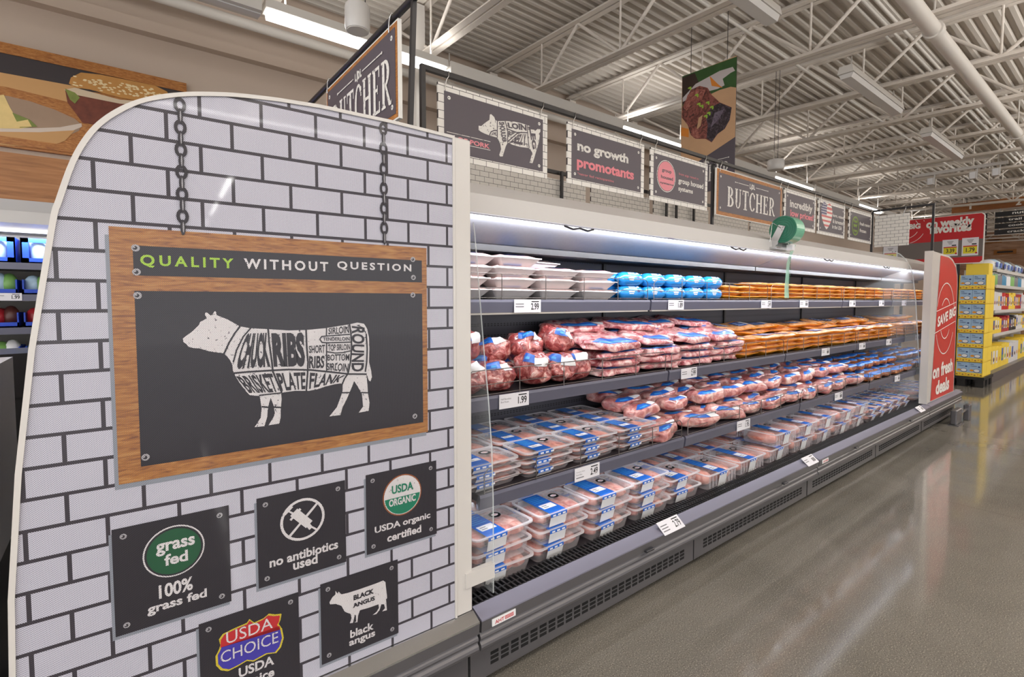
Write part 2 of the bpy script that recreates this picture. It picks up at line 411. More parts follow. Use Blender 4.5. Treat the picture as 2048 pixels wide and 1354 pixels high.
# ------------------------------------------------------------------ the setting
def R(u, v): return (u, v)
struct(MB().box((-5, -18, -0.1), (31, 5.6, 0)).build('floor', 'floor'))
struct(MB().box((-5, 5.5, 0), (31, 5.65, 5.2)).build('wall_back', 'wall_paint'))
struct(MB().box((30, -18, 0), (30.15, 5.5, 5.2)).build('wall_far', 'plank_wood'))
SL = 0.028                                                          # the roof falls a little towards the aisle
def roofz(y, z): return z + SL * (y - 4.5)
pr = []; y = -17.8; PITCHR = 0.111
while y < 5.5:
    for dy, dz in ((0, 0), (0.038, 0), (0.052, 0.05), (0.097, 0.05)): pr.append((y + dy, roofz(y + dy, 4.50) + dz))
    y += PITCHR
struct(MB().profile(pr + [(5.5, 4.75), (-17.8, 4.75)], -5, 31, closed=False).build('ceiling', 'deck_paint'))
struct(MB().box((-5, 5.40, 3.80), (31, 5.5, 3.90)).build('trim_1', 'wall_paint'))
struct(MB().box((-5, 5.36, 4.28), (31, 5.5, 4.36)).build('trim_2', 'joist_paint'))

def joist_mesh():
    b = MB()
    def zz(y, z): return roofz(y, z)
    ya, yb = -17.6, 5.45
    for sgn in (-1, 1):                                              # twin angles of the chords
        for z0, dz, y0 in ((4.442, 0.055, yb), (3.93, 0.05, 4.62)):
            b.loft([[(sgn * 0.010, yy, zz(yy, z0)), (sgn * 0.072, yy, zz(yy, z0)), (sgn * 0.072, yy, zz(yy, z0) + 0.012), (sgn * 0.02, yy, zz(yy, z0) + 0.012), (sgn * 0.02, yy, zz(yy, z0) + dz), (sgn * 0.012, yy, zz(yy, z0) + dz)] for yy in (ya, y0)])
    n = 0; y = 4.45; step = 1.15
    while y > ya + step:
        top = [(0, y + step / 2 * 0, zz(y, 4.45))]
        a = (0, y, zz(y, 3.95)); c = (0, y - step, zz(y - step, 3.95)); m = (0, y - step / 2, zz(y - step / 2, 4.45))
        b.tube([a, m], 0.018, 6); b.tube([m, c], 0.018, 6)
        b.tube([(0, y, zz(y, 3.95)), (0, y, zz(y, 4.45))], 0.011, 6)
        y -= step
    b.tube([(0, 4.45, zz(4.45, 3.95)), (0, 5.2, zz(5.2, 4.43))], 0.016, 6)
    b.box((-0.06, 5.38, zz(5.4, 4.30)), (0.06, 5.5, zz(5.4, 4.42)))
    return b
jm = joist_mesh().build('roof_beam', 'joist_paint', None, (-1.82, 0, 0)); struct(jm)
for k in range(1, 22):
    o = jm.copy(); o.location = (-1.82 + 1.4375 * k, 0, 0); COL.objects.link(o)

# pipes, conduits, column
def pipe(name, label, pts, r, m='pipe_paint', cat='pipe', couplings=()):
    t = thing(name, label, cat, pts[0]); o = Vector(pts[0])
    MB().tube([Vector(p) - o for p in pts], r, 14).build('pipe_run', m, t)
    for c in couplings:
        d = (Vector(pts[1]) - o).normalized()
        MB().tube([Vector(c) - o - d * 0.04, Vector(c) - o + d * 0.04], r * 1.25, 14).build('coupling', m, t)
        MB().tube([Vector(c) - o, Vector((c[0], c[1], roofz(c[1], 4.42))) - o], 0.008, 6).build('hanger_rod', m, t)
    return t
pipe('sprinkler_pipe', 'large white sprinkler main running along the aisle under the roof joists', [(1.0, 1.21, 3.74), (30, 1.21, 3.74)], 0.058, couplings=[(5.4, 1.21, 3.74), (9.6, 1.21, 3.74), (14, 1.21, 3.74)])
pipe('wall_pipe', 'white pipe running along the top of the beige back wall', [(-5, 5.28, 4.06), (30, 5.28, 4.06)], 0.045, couplings=[(-.4, 5.28, 4.06), (3.2, 5.28, 4.06), (6.2, 5.28, 4.06), (9, 5.28, 4.06)])
for k, (yy, zz_) in enumerate(((1.72, 4.33), (1.80, 4.33), (1.88, 4.34), (2.75, 4.33))):
    pipe('conduit', ('thin white conduit nearest the sprinkler main', 'thin white conduit in the middle of three beside the sprinkler main', 'thin white conduit farthest from the sprinkler main of three', 'single white conduit under the roof deck above the meat case')[k], [(0, yy, zz_), (30, yy, zz_)], 0.016, cat='conduit')
t = thing('steel_column', 'white square steel column rising behind the hanging signs', 'column', (2.44, 4.62, 0))
MB().box((-0.05, -0.05, 0.02), (0.05, 0.05, 4.42)).build('shaft', 'white_steel', t); MB().box((-0.12, -0.12, 0), (0.12, 0.12, 0.02)).build('base_plate', 'white_steel', t)

# ceiling light rows
def strip_light(x0, x1, yy, zz_, lit, label, group=None):
    t = thing('ceiling_light', label, 'light', (x0, yy, zz_), 0, group); L = x1 - x0
    MB().profile([(-0.07, 0.0), (0.07, 0.0), (0.055, 0.07), (-0.055, 0.07)], 0, L).build('housing', 'white_steel', t)
    MB().profile([(-0.062, -0.002), (0.062, -0.002), (0.045, -0.045), (-0.045, -0.045)], 0.02, L - 0.02).build('diffuser', 'tube_glow' if lit else 'white_trim', t)
    for q in (0.15, L - 0.15): MB().tube([(q, 0, 0.05), (q, 0, roofz(yy, 3.94) - zz_ + 0.03)], 0.006, 6).build('hanger', 'white_steel', t)
    return t
for k, (a, b) in enumerate(WALL_ROW):
    strip_light(a, b, 4.17, 3.66, True, ('lit strip light over the wall case, hidden end of the row', 'lit strip light behind the first BUTCHER sign, beside the white speaker', 'lit strip light above the no growth promotants sign', 'lit strip light above the incredibly low prices sign', 'lit strip light above the fresh never frozen sign', 'lit strip light at the far end of the wall row')[k], 'lit strip lights in the wall row')
for k, (a, b) in enumerate(((-1.6, 0.9), (2.5, 4.95), (6.45, 8.98), (10.65, 13.0), (14.65, 17.0))):
    t = thing('lighting_track', ('white lighting rail before the first lit strip light', 'white lighting rail above the pig sign', 'white lighting rail behind the hanging meat banner', 'white lighting rail above the heart sign', 'white lighting rail over the far end of the wall row')[k], 'rail', (a, 4.17, 3.66), 0, 'lighting rails of the wall row')
    MB().profile([(-0.075, -0.045), (0.075, -0.045), (0.075, 0.06), (-0.075, 0.06)], 0, b - a).build('rail', 'white_steel', t)
    MB().profile([(-0.03, -0.052), (0.03, -0.052), (0.03, -0.044), (-0.03, -0.044)], 0, b - a).build('channel', 'cream_paint', t)
for k, (a, b) in enumerate(((2.85, 4.1), (5.6, 7.2), (8.4, 10.2))):
    strip_light(a, b, 1.92, 3.70, False, ('unlit white strip light nearest above the meat case', 'unlit white strip light in the middle above the meat case', 'unlit white strip light farthest above the meat case')[k], 'unlit strip lights above the aisle')

def speaker(name, label, x, y, z, r, h, rods):
    t = thing(name, label, 'speaker', (x, y, z))
    MB().lathe([(r * 0.9, 0), (r, 0.02), (r, h - 0.02), (r * 0.93, h)], 32).build('housing', 'white_trim', t)
    MB().lathe([(r * 0.82, -0.004), (r * 0.84, 0.002)], 32).build('grille', 'white_steel', t)
    for q in (-0.05, 0.05): MB().tube([(q, 0, h - .01), (q, 0, rods)], 0.003, 5).build('cable', 'dark_metal', t)
speaker('ceiling_speaker', 'white cylindrical ceiling speaker hanging near the first BUTCHER sign', 1.183, 3.0, 3.112, 0.073, 0.146, 1.3)
speaker('ceiling_speaker', 'white cylindrical ceiling speaker hanging above the middle BUTCHER sign', 6.58, 3.0, 3.15, 0.10, 0.12, 1.3)

t = thing('spotlight_track', 'white lighting track with three square spotlights near the aisle marker', 'track light', (11.4, 2.15, 3.72))
MB().box((-0.03, -0.62, 0), (0.03, 0.62, 0.05)).build('rail', 'white_trim', t)
for yy in (0.36, -0.2, -0.48):
    s = MB().box((-0.05, yy - 0.045, -0.17), (0.06, yy + 0.045, -0.05)).build('spotlight_head', 'white_trim', t); MB().box((-0.01, yy - 0.055, -0.15), (0.01, yy - 0.045, 0.0)).build('bracket', 'cream_paint', s)
    MB().box((-0.055, yy - 0.035, -0.165), (-0.048, yy + 0.035, -0.06)).build('lens', 'label_white', s)
for yy in (0.5, -0.5): MB().tube([(0, yy, 0.05), (0, yy, 0.72)], 0.006, 6).build('hanger', 'white_steel', t)

# ------------------------------------------------------------------ back wall: food mural, wood band, wall case
t = thing('wall_mural', 'wide food picture of a bowl and a seeded sandwich on the beige wall', 'picture', (0, 5.47, 0))
mx0, mx1, mz0, mz1 = -2.4, 0.555, 2.68, 3.43
def mu(k): return lambda u, v: (u, -0.002 - 0.0012 * k, v)
MB().box((mx0, -0.004, mz0), (mx1, 0.03, mz1 + 0.03), 0).build('backing', 'board_wood', t)
plain('mural_cream', C(206, 186, 158), 0.6, var=0.06, scale=2); plain('mural_tan', C(196, 150, 96), 0.6, var=0.1, scale=3); plain('mural_dark', C(52, 44, 46), 0.6)
plain('mural_bowl', C(156, 130, 108), 0.6, var=0.18, scale=5); plain('mural_rim', C(206, 190, 176), 0.6); plain('mural_bun', C(186, 132, 66), 0.6, var=0.2, scale=14)
plain('mural_seed', C(228, 206, 160), 0.6); plain('mural_lettuce', C(120, 132, 60), 0.6, var=0.3, scale=20); plain('mural_filling', C(108, 52, 34), 0.6, var=0.5, scale=18)
plain('mural_potato', C(224, 196, 130), 0.6, var=0.15, scale=16)
def mp(pts): return [(onY(x, y, 5.47).x, onY(x, y, 5.47).z) for x, y in pts]
b = MB()
b.poly([(mx0, 2.76), (mx1, 2.76), (mx1, 3.38), (mx0, 3.38)], 0, mu(1))
b.poly([(mx0, 3.22), (-0.1, 3.22), (0.1, 3.25), (mx1, 3.27), (mx1, 3.38), (mx0, 3.38)], 1, mu(2))
b.poly([(mx0, 3.08), (-0.6, 3.13), (-0.22, 3.10), (0.0, 3.16), (-0.22, 3.24), (-0.7, 3.23), (mx0, 3.24)], 2, mu(3))
b.build('printed_background', ['mural_cream', 'mural_dark', 'mural_tan'], t)
bowl = ell(-0.75, 2.95, 0.62, 0.21, 40, -62, 118)
MB().poly(mp([(-150, 190), (14, 192), (60, 203), (110, 220), (150, 238), (163, 250), (158, 262), (140, 270), (60, 268), (-150, 262)]), 0, mu(4)).poly(mp([(-150, 250), (0, 256), (70, 257), (120, 255), (163, 247), (164, 254), (140, 264), (80, 267), (0, 266), (-150, 262)]), 1, mu(5)).poly(mp([(-150, 262), (0, 264), (80, 265), (150, 261), (130, 282), (90, 297), (0, 290), (-150, 283)]), 2, mu(5)).build('printed_bowl', ['mural_bowl', 'mural_rim', 'mural_tan'], t)
b = MB()
b.poly(mp([(-60, 200), (8, 190), (20, 215), (30, 232), (45, 246), (60, 255), (40, 258), (-60, 256)]), 0, mu(6)); b.poly(mp([(25, 226), (60, 240), (75, 254), (40, 256)]), 1, mu(7)); b.poly(mp([(30, 245), (56, 240), (64, 254), (34, 255)]), 0, mu(8))
b.build('printed_salad', ['mural_potato', 'mural_lettuce'], t)
b = MB()
b.poly(mp([(130, 178), (150, 182), (200, 200), (270, 210), (330, 208), (330, 230), (200, 252), (165, 246), (150, 225), (135, 205)]), 2, mu(5))
b.poly(mp([(128, 180), (150, 176), (240, 200), (330, 207), (330, 214), (240, 208), (150, 190)]), 1, mu(6))
b.poly(mp([(130, 178), (140, 200), (150, 208), (160, 196), (150, 186)]), 3, mu(7))
b.poly(mp([(138, 168), (142, 156), (162, 146), (200, 150), (260, 162), (310, 172), (334, 184), (340, 196), (334, 206), (300, 206), (240, 196), (180, 180), (150, 176)]), 0, mu(8))
rs = random.Random(3)
for i in range(90):
    x = 146 + 180 * rs.random(); yy = 152 + (x - 146) * 0.16 + rs.random() * 22
    a = onY(x, yy, 5.47); b.poly(ell(a.x, a.z, 0.012, 0.006, 8), 4, mu(9))
b.build('printed_sandwich', ['mural_bun', 'mural_cream', 'mural_filling', 'mural_lettuce', 'mural_seed'], t)
MB().box((mx0, -0.012, 3.38), (mx1, 0.0, 3.46)).build('top_moulding', 'board_wood', t); MB().box((mx0, -0.012, 2.70), (mx1, 0.0, 2.755)).build('bottom_moulding', 'board_wood', t)
MB().box((mx1 - 0.012, -0.012, 2.755), (mx1, 0.0, 3.38)).build('end_moulding', 'board_wood', t)
t = tag(MB().box((-4.5, 5.42, 2.2), (0.62, 5.5, 2.63)).build('wood_wall_panel', 'wall_wood'), 'plain brown wood panel on the wall below the food picture', 'panel')

wc = thing('refrigerated_case', 'white open refrigerated case along the back wall, left of the brick panel', 'refrigerated case', (0, 4.7, 0))
MB().profile([(0.0, 2.02), (0.0, 2.10), (-0.03, 2.17), (0.68, 2.2), (0.68, 2.0), (0.06, 1.98)], -4.5, 0.6).build('canopy', 'cream_paint', wc)
MB().box((-4.5, 0.66, 0.1), (0.6, 0.70, 2.0)).build('back_panel', 'white_steel', wc)
MB().box((-4.5, -0.06, 0), (0.6, 0.68, 0.62)).build('base', 'case_grey', wc)
MB().tube([(-4.5, 0.05, 1.975), (0.6, 0.05, 1.975)], 0.012, 8).build('lamp_tube', 'case_glow', wc)
area('wall_case_light', (-1.95, 4.70, 1.96), 5.0, 0.05, 60, (0.9, 0.94, 1.0), (rad(25), 0, 0))
WZ = (1.757, 1.545, 1.322, 1.09, 0.93)
for z in WZ:
    sh = MB().box((-4.5, 0.03, z - 0.03), (0.6, 0.66, z - 0.005)).build('shelf', 'white_steel', wc)
    MB().box((-4.5, 0.0, z - 0.045), (0.6, 0.03, z + 0.0)).build('price_rail', 'rail_grey', sh)
rs = random.Random(11)
def bagmesh(w, d, h, seed):
    b = MB(); n = 10; rs2 = random.Random(seed)
    rings = []
    for i, (s_, z) in enumerate(((0.25, 0), (0.92, h * 0.12), (1.0, h * 0.45), (0.85, h * 0.75), (0.5, h * 0.95), (0.15, h))):
        rings.append([((w / 2) * s_ * math.copysign(abs(math.cos(2 * math.pi * k / n)) ** .6, math.cos(2 * math.pi * k / n)) * (1 + .12 * (rs2.random() - .5)), (d / 2) * s_ * math.copysign(abs(math.sin(2 * math.pi * k / n)) ** .6, math.sin(2 * math.pi * k / n)), z) for k in range(n)])
    return b.loft(rings, 0, True, None, True)
cnt = 0
for zi, z in enumerate(WZ):
    for i in range(7):
        x = -1.72 + i * 0.345
        row = ('top', 'second', 'third', 'fourth', 'fifth')[zi]
        nm = 'tub_carton' if zi == 0 else 'pouch_carton'
        con = ('pale tubs', 'green and white pouches', 'dark red pouches', 'green pouches', 'purple and white pouches')[zi]
        t = thing(nm, f'blue display carton of {con} on {row} wall-case shelf, {ORD[i + 1]} from end', 'carton', (x, 4.80, z))
        hh = 0.17 if zi == 0 else 0.10
        b = MB(); b.box((-0.16, -0.07, 0), (0.16, 0.20, 0.01)); b.box((-0.16, -0.07, 0), (-0.152, 0.20, hh)); b.box((0.152, -0.07, 0), (0.16, 0.20, hh)); b.box((-0.16, 0.192, 0), (0.16, 0.20, hh)); b.box((-0.16, -0.07, 0), (0.16, -0.062, 0.035))
        if zi == 0: b.box((-0.16, -0.07, 0), (-0.12, -0.062, hh)); b.box((0.12, -0.07, 0), (0.16, -0.062, hh)); b.box((-0.02, -0.07, 0), (0.02, -0.062, hh)); b.box((-0.16, -0.07, hh - .03), (0.16, -0.062, hh))
        b.build('tray', 'blue_carton', t)
        for q in range(2 if zi == 0 else 5):
            if zi == 0:
                MB().lathe([(0.045, 0.012), (0.052, 0.03), (0.052, 0.15), (0.046, 0.16)], 14).build('tub', 'tub_light', t, (-0.07 + 0.14 * q, -0.005, 0))
            else:
                mm = {1: ('tub_light', 'bag_green', 'label_white'), 2: ('bag_red', 'bag_brown', 'bag_red'), 3: ('bag_green', 'label_white', 'bag_green'), 4: ('label_white', 'bag_purple', 'blue_carton')}[zi][q % 3]
                bagmesh(0.09, 0.15, 0.115 + 0.02 * rs.random(), cnt).build('pouch', mm, t, (-0.112 + 0.056 * q, 0.05, 0.012), (0, 0, rs.uniform(-.3, .3)))
            cnt += 1
# floor-standing bins between the wall case and the near end panel
t = thing('display_bin', 'white printed cardboard bin with pink and strawberry prints at the frame edge', 'bin', (-0.675, 2.65, 0))
MB().box((-0.33, -0.25, 0.60), (0.33, 0.25, 1.27)).build('body', 'label_white', t); MB().box((-0.30, -0.22, 0), (0.30, 0.22, 0.60)).build('base', 'dark_metal', t)
plain('print_magenta', C(190, 30, 110), 0.5); plain('strawberry', C(206, 70, 50), 0.5)
MB().poly([(0.0, 0.99), (0.33, 1.03), (0.33, 1.16), (0.0, 1.16)], 0, lambda u, v: (u, -0.252, v)).poly(ell(0.295, 0.74, 0.03, 0.045, 14), 1, lambda u, v: (u, -0.252, v)).poly(ell(0.31, 0.90, 0.014, 0.014, 10), 2, lambda u, v: (u, -0.252, v)).build('printed_motifs', ['print_magenta', 'strawberry', 'label_blue'], t)
for k, (x, z, lab) in enumerate(((-0.52, 0.0, 'lower black plastic crate on the floor behind the near end panel'), (-0.52, 0.62, 'upper black plastic crate stacked behind the near end panel'))):
    t = thing('plastic_crate', lab, 'crate', (x, 3.65, z), 0.2)
    b = MB(); b.box((-0.3, -0.2, 0), (0.3, 0.2, 0.03)); b.box((-0.3, -0.2, 0.03), (-0.28, 0.2, 0.40)); b.box((0.28, -0.2, 0.03), (0.3, 0.2, 0.40)); b.box((-0.28, -0.2, 0.03), (0.28, -0.18, 0.40)); b.box((-0.28, 0.18, 0.03), (0.28, 0.2, 0.40))
    b.build('body', 'pallet_black', t); MB().box((-0.31, -0.21, 0.40), (0.31, 0.21, 0.62)).build('lid', 'black_metal', t)

# ------------------------------------------------------------------ the long meat case: three refrigerated cases end to end
YB = 2.217
SH = {'top': (1.507, 1.85), 'second': (1.098, 1.72), 'third': (0.735, 1.607)}
DECK = 0.330
def wires(x0, x1, ye, z, h, n):
    b = MB(); r = 0.0024; a, c = x0 + 0.03, x1 - 0.03; yy = ye - 0.004
    b.tube([(a, yy, z), (a, yy, z + h - 0.02), (a + 0.02, yy, z + h), (c - 0.02, yy, z + h), (c, yy, z + h - 0.02), (c, yy, z)], r, 6)
    for zz_ in (z + h * 0.45, z + 0.008): b.tube([(a, yy, zz_), (c, yy, zz_)], r * 0.8, 5)
    for k in range(1, n): b.tube([(a + (c - a) * k / n, yy - .002, z), (a + (c - a) * k / n, yy - .002, z + h)], r, 5)
    return b
def meat_case(x0, mods, label):
    t = thing('refrigerated_case', label, 'refrigerated case', (x0, 0, 0)); L = 1.5 * mods; g = 0.006
    MB().box((g, 1.60, 0.0), (L - g, YB + 0.02, 0.05)).build('plinth', 'black_metal', t)
    MB().profile([(1.60, 0.02), (1.555, 0.03), (1.535, 0.05), (1.535, 0.225), (1.55, 0.235), (1.60, 0.235)], g, L - g, 0).build('front_panel', 'case_grey', t)
    for k in range(mods):
        b = MB(); xa, xb = 1.5 * k + 0.10, 1.5 * k + 1.42; nn = 26; st = (xb - xa) / nn
        for i in range(nn):
            for j in range(3): b.box((xa + i * st, 1.5335, 0.088 + j * 0.019), (xa + i * st + st * 0.74, 1.5352, 0.100 + j * 0.019))
        b.build('ventilation_grille', 'black_void', t)
        MB().box((1.5 * k - 0.002, 1.5325, 0.05), (1.5 * k + 0.002, 1.536, 0.225)).build('panel_seam', 'black_void', t)
    pts = [(1.56, 0.23), (1.50, 0.228)]                               # rounded rub rails and the band above
    for cz, r in ((0.236, 0.018), (0.268, 0.014)):
        pts += [(1.478 - r * math.cos(rad(a)), cz + r * math.sin(rad(a))) for a in (-60, -30, 0, 30, 60)]
    pts += [(1.474, 0.288), (1.460, 0.294), (1.457, 0.335), (1.56, 0.335)]
    MB().profile(pts, g, L - g, 0).build('bumper', 'case_grey', t)
    MB().profile([(1.457, 0.336), (1.458, 0.341), (1.52, 0.363), (1.53, 0.345), (1.53, 0.336)], g, L - g, 0).build('front_ledge', 'case_band', t)
    b = MB(); b.box((g, 1.525, 0.30), (L - g, 1.615, 0.335))
    n = int(L / 0.0235)
    for i in range(n): b.box((0.01 + i * 0.0235, 1.527, 0.335), (0.018 + i * 0.0235, 1.612, 0.36))
    for yy in (1.53, 1.568, 1.606): b.box((g, yy - 0.003, 0.335), (L - g, yy + 0.003, 0.358))
    b.build('air_vent', 'vent_black', t)
    MB().box((g, 1.615, 0.24), (L - g, YB, DECK)).build('deck', 'dark_metal', t)
    for k in range(mods):
        MB().box((1.5 * k + 0.012, YB, DECK), (1.5 * k + 1.488, YB + 0.02, 1.79)).build('back_panel', 'perforated_panel', t)
        MB().box((1.5 * k - 0.012, YB - 0.012, DECK), (1.5 * k + 0.012, YB + 0.02, 1.79)).build('upright', 'black_metal', t)
        for nm, (z, ye) in SH.items():
            xa_ = 0.098 if x0 == 1.0 and k == 0 else 1.5 * k + 0.008
            s = MB().box((xa_, ye + 0.004, z - 0.03), (1.5 * k + 1.492, YB - 0.005, z)).build('shelf', 'dark_metal', t)
            MB().profile([(ye + 0.006, z), (ye - 0.004, z), (ye - 0.008, z - 0.012), (ye - 0.002, z - 0.06), (ye + 0.02, z - 0.062), (ye + 0.02, z - 0.03)], xa_, 1.5 * k + 1.492).build('price_rail', 'rail_grey', s)
            xl_ = 1.5 * k + 0.02 if xa_ != .098 else .11
            if nm == 'top': MB().box((xl_, ye + 0.001, z - 0.069), (1.5 * k + 1.48, ye + 0.018, z - 0.0605)).build('lamp_strip', 'white_steel', s)
            else: MB().box((xl_, ye + 0.023, z - 0.034), (1.5 * k + 1.48, ye + 0.038, z - 0.030)).build('lamp_strip', 'case_glow', s)
            wires(xa_ - .008, 1.5 * k + 1.5, ye, z, {'top': .118, 'second': .112, 'third': .10}[nm], 5).build('wire_guard', 'wire', s)
    MB().profile([(1.70, 1.858), (1.705, 1.935), (1.735, 1.945), (1.98, 2.05), (2.30, 2.065), (2.30, 1.79), (2.0, 1.80), (1.722, 1.858)], g, L - g, 0).build('canopy', 'cream_paint', t)
    MB().profile([(1.722, 1.856), (1.95, 1.772), (2.0, 1.765), (2.0, 1.799)], g, L - g, 0).build('soffit', 'soffit_grey', t)
    MB().box((g, 1.96, 1.74), (L - g, YB + .02, 1.79)).build('air_duct', 'black_metal', t)
    MB().box((g, YB + 0.02, 0.0), (L - g, 2.30, 2.05)).build('back_wall', 'white_steel', t)
    for k in range(mods):
        MB().tube([(1.5 * k + 0.03, 1.713, 1.846), (1.5 * k + 1.47, 1.713, 1.846)], 0.0055, 8).build('lamp_tube', 'case_glow', t)
        b = MB()
        for s in (-1, 1): b.tube([(1.5 * k + 0.75 + s * 0.10, 1.708, 1.850), (1.5 * k + .75 + s * 0.05, 1.70, 1.838), (1.5 * k + .75, 1.702, 1.846)], 0.005, 6)
        b.build('lamp_cable', 'dark_metal', t)
    return t
cases = [meat_case(1.0, 2, 'open refrigerated meat case nearest the brick end panel, holding the near pork trays'),
         meat_case(4.0, 2, 'open refrigerated meat case in the middle, under the green bag roll'),
         meat_case(7.0, 1, 'short refrigerated meat case section behind the red SAVE BIG panel')]
def xz(Y): return lambda u, v: (u, Y, v)
for i, (cx, px) in enumerate(((0, 0.05), (1, 0.05))):                # maker's plates on the bumper
    b = MB(); b.box((px, 1.4535, 0.302), (px + 0.11, 1.457, 0.328), 0)
    b.text('AHT', px + 0.012, 0.307, px + 0.055, 0.321, xz(1.4532), 1, 0.02)
    for q in range(3): b.box((px + 0.058, 1.4532, 0.308 + 0.005 * q), (px + 0.10, 1.4535, 0.311 + 0.005 * q), 1)
    o = b.build('maker_plate', ['label_white', 'red_print'], cases[cx])
for cx, px in ((0, 0.95), (0, 2.4), (1, 0.7), (1, 2.2)):
    MB().box((px, 1.440, 0.296), (px + 0.06, 1.458, 0.308), 0, None, 0.003).build('bumper_bracket', 'dark_metal', cases[cx])

# lamps of the case: canopy strip and strips under the shelves, real lights
for x0, L in ((1.0, 3.0), (4.0, 3.0), (7.0, 1.5)):
    area('canopy_lamp_light', (x0 + L / 2, 1.716, 1.84), L, 0.012, 6.0 * L, (0.90, 0.92, 1.0), (rad(64), 0, 0))
    for nm, (z, ye) in SH.items():
        for k in range(int(L / 1.5)):
            area('shelf_lamp_light', (x0 + 0.75 + 1.5 * k, ye + (0.010 if nm == 'top' else 0.030), z - (0.070 if nm == 'top' else 0.0345)), 1.40, 0.010, {'top': 1.1, 'second': 1.7, 'third': 2.0}[nm], (0.92, 0.93, 1.0), (rad(12), 0, 0))

# clear curved end dividers
def divider(x, pts, label, bracket):
    t = thing('clear_divider', label, 'divider', (x, 0, 0)); b = MB()
    b.slab(pts + [(2.2, pts[-1][1]), (2.2, pts[0][1])], 0.008, 0, lambda u, v, k: (k, u, v)); b.build('sheet', 'acrylic', t)
    MB().tube([(0.004, u, v) for u, v in pts], 0.0022 if bracket else 0.006, 8).build('polished_edge', 'acrylic_edge', t)
    if bracket: MB().box((-0.12, 1.49, 0.46), (0.008, 1.512, 0.515)).build('bracket', 'white_trim', t)
    return t
divider(1.08, [(1.62, 1.80), (1.61, 1.752), (1.597, 1.656), (1.577, 1.504), (1.552, 1.316), (1.523, 1.13), (1.502, 0.945), (1.494, 0.758), (1.494, 0.40)], 'clear curved side divider between the brick end panel and the near pork trays', True)
divider(6.996, [(1.86, 2.07), (1.79, 2.03), (1.731, 1.964), (1.69, 1.88), (1.667, 1.80), (1.63, 1.512), (1.60, 1.1), (1.57, 0.75), (1.565, 0.40)], 'clear curved side divider beside the red SAVE BIG panel', False)

# ------------------------------------------------------------------ price cards in the rails
def price_card(x, Y, z, price, name_lines, label, wd=0.165, h=0.062, tilt=0.0):
    t = MB(); t.box((-wd / 2, -0.0025, 0), (wd / 2, 0, h), 0)
    f = lambda u, v: (u, -0.003, v)
    if price: t.text(price, wd * 0.12, h * 0.2, wd * 0.42, h * 0.72, f, 1, 0.02)
    else:
        for k in range(3): t.box((wd * (0.16 + 0.09 * k), -0.003, h * 0.25), (wd * (0.22 + 0.09 * k), -0.0025, h * 0.65), 1)
    t.box((wd * 0.14, -0.003, h * 0.80), (wd * 0.42, -0.0025, h * 0.88), 1)
    for i, s in enumerate(name_lines):
        if s: t.text(s, -wd * 0.45, h * (0.62 - 0.2 * i), -wd * 0.45 + wd * 0.026 * len(s), h * (0.74 - 0.2 * i), f, 2, 0.0)
        else: t.box((-wd * 0.45, -0.003, h * (0.62 - 0.2 * i)), (-wd * 0.15, -0.0025, h * (0.69 - 0.2 * i)), 2)
    o = t.build('price_card', ['card_white', 'print_black', 'grey_text'], None, (x, Y, z), (tilt, 0, 0))
    return tag(o, label, 'price card')
ty, sy, by = 1.8405, 1.710, 1.597
for x, Y, z, p, nl, lab in (
    (1.54, ty, 1.4455, '2.99', ('', ''), 'white price card reading 2.99 in the top shelf rail'),
    (2.75, ty, 1.4455, '1.89', ('', ''), 'white price card reading 1.89 below the blue meat tubes'),
    (3.94, ty, 1.4455, '2.49', ('', ''), 'white price card reading 2.49 left of the hanging bag strip'),
    (4.62, ty, 1.4455, None, ('', ''), 'white price card just right of the hanging bag strip, top shelf rail'),
    (5.74, ty, 1.4455, None, ('', ''), 'white price card on top shelf rail, second right of the bag strip'),
    (6.61, ty, 1.4455, None, ('', ''), 'white price card on top shelf rail, left of the clear far divider'),
    (7.42, ty, 1.4455, None, ('', ''), 'white price card on top shelf rail behind the clear far divider'),
    (1.355, sy, 1.036, '1.99', ('Half Boneless', 'Butt Roast'), 'white price card reading 1.99 below the bagged roasts'),
    (2.70, sy, 1.036, '2.99', ('', ''), 'white price card reading 2.99 below the rib packs'),
    (4.75, sy, 1.036, None, ('', ''), 'white price card on second shelf rail, nearest below the yellow trays'),
    (5.63, sy, 1.036, None, ('', ''), 'white price card on second shelf rail, second below the yellow trays'),
    (6.42, sy, 1.036, None, ('', ''), 'white price card on second shelf rail, third below the yellow trays'),
    (7.46, sy, 1.036, None, ('', ''), 'white price card on second shelf rail behind the clear far divider'),
    (1.70, by, 0.673, '2.49', ('Country Style', 'Pork Ribs', ''), 'white price card reading 2.49 below the near lidded pork trays'),
    (3.15, by, 0.673, '1.95', ('', ''), 'white price card reading 1.95 below the blue-labelled pork loins'),
    (4.74, by, 0.673, None, ('', ''), 'white price card on third shelf rail below the far pork loins'),
    (6.31, by, 0.673, None, ('', ''), 'white price card on third shelf rail below the marinated packs')):
    price_card(x, Y, z, p, nl, lab)
price_card(-0.565, 4.696, 1.503, '1.99', ('',), 'white price card reading 1.99 on the blue-carton wall case', 0.13, 0.05)
for x, p, nl, lab in ((2.19, '2.79', ('', '', ''), 'white price card reading 2.79 on the sloped front ledge'),
                      (3.88, None, ('', ''), 'white price card at the joint of the front ledge'),
                      (6.66, None, ('', ''), 'white price card on the front ledge beside the red panel')):
    price_card(x, 1.448, 0.335, p, nl, lab, 0.175, 0.07, rad(-50))

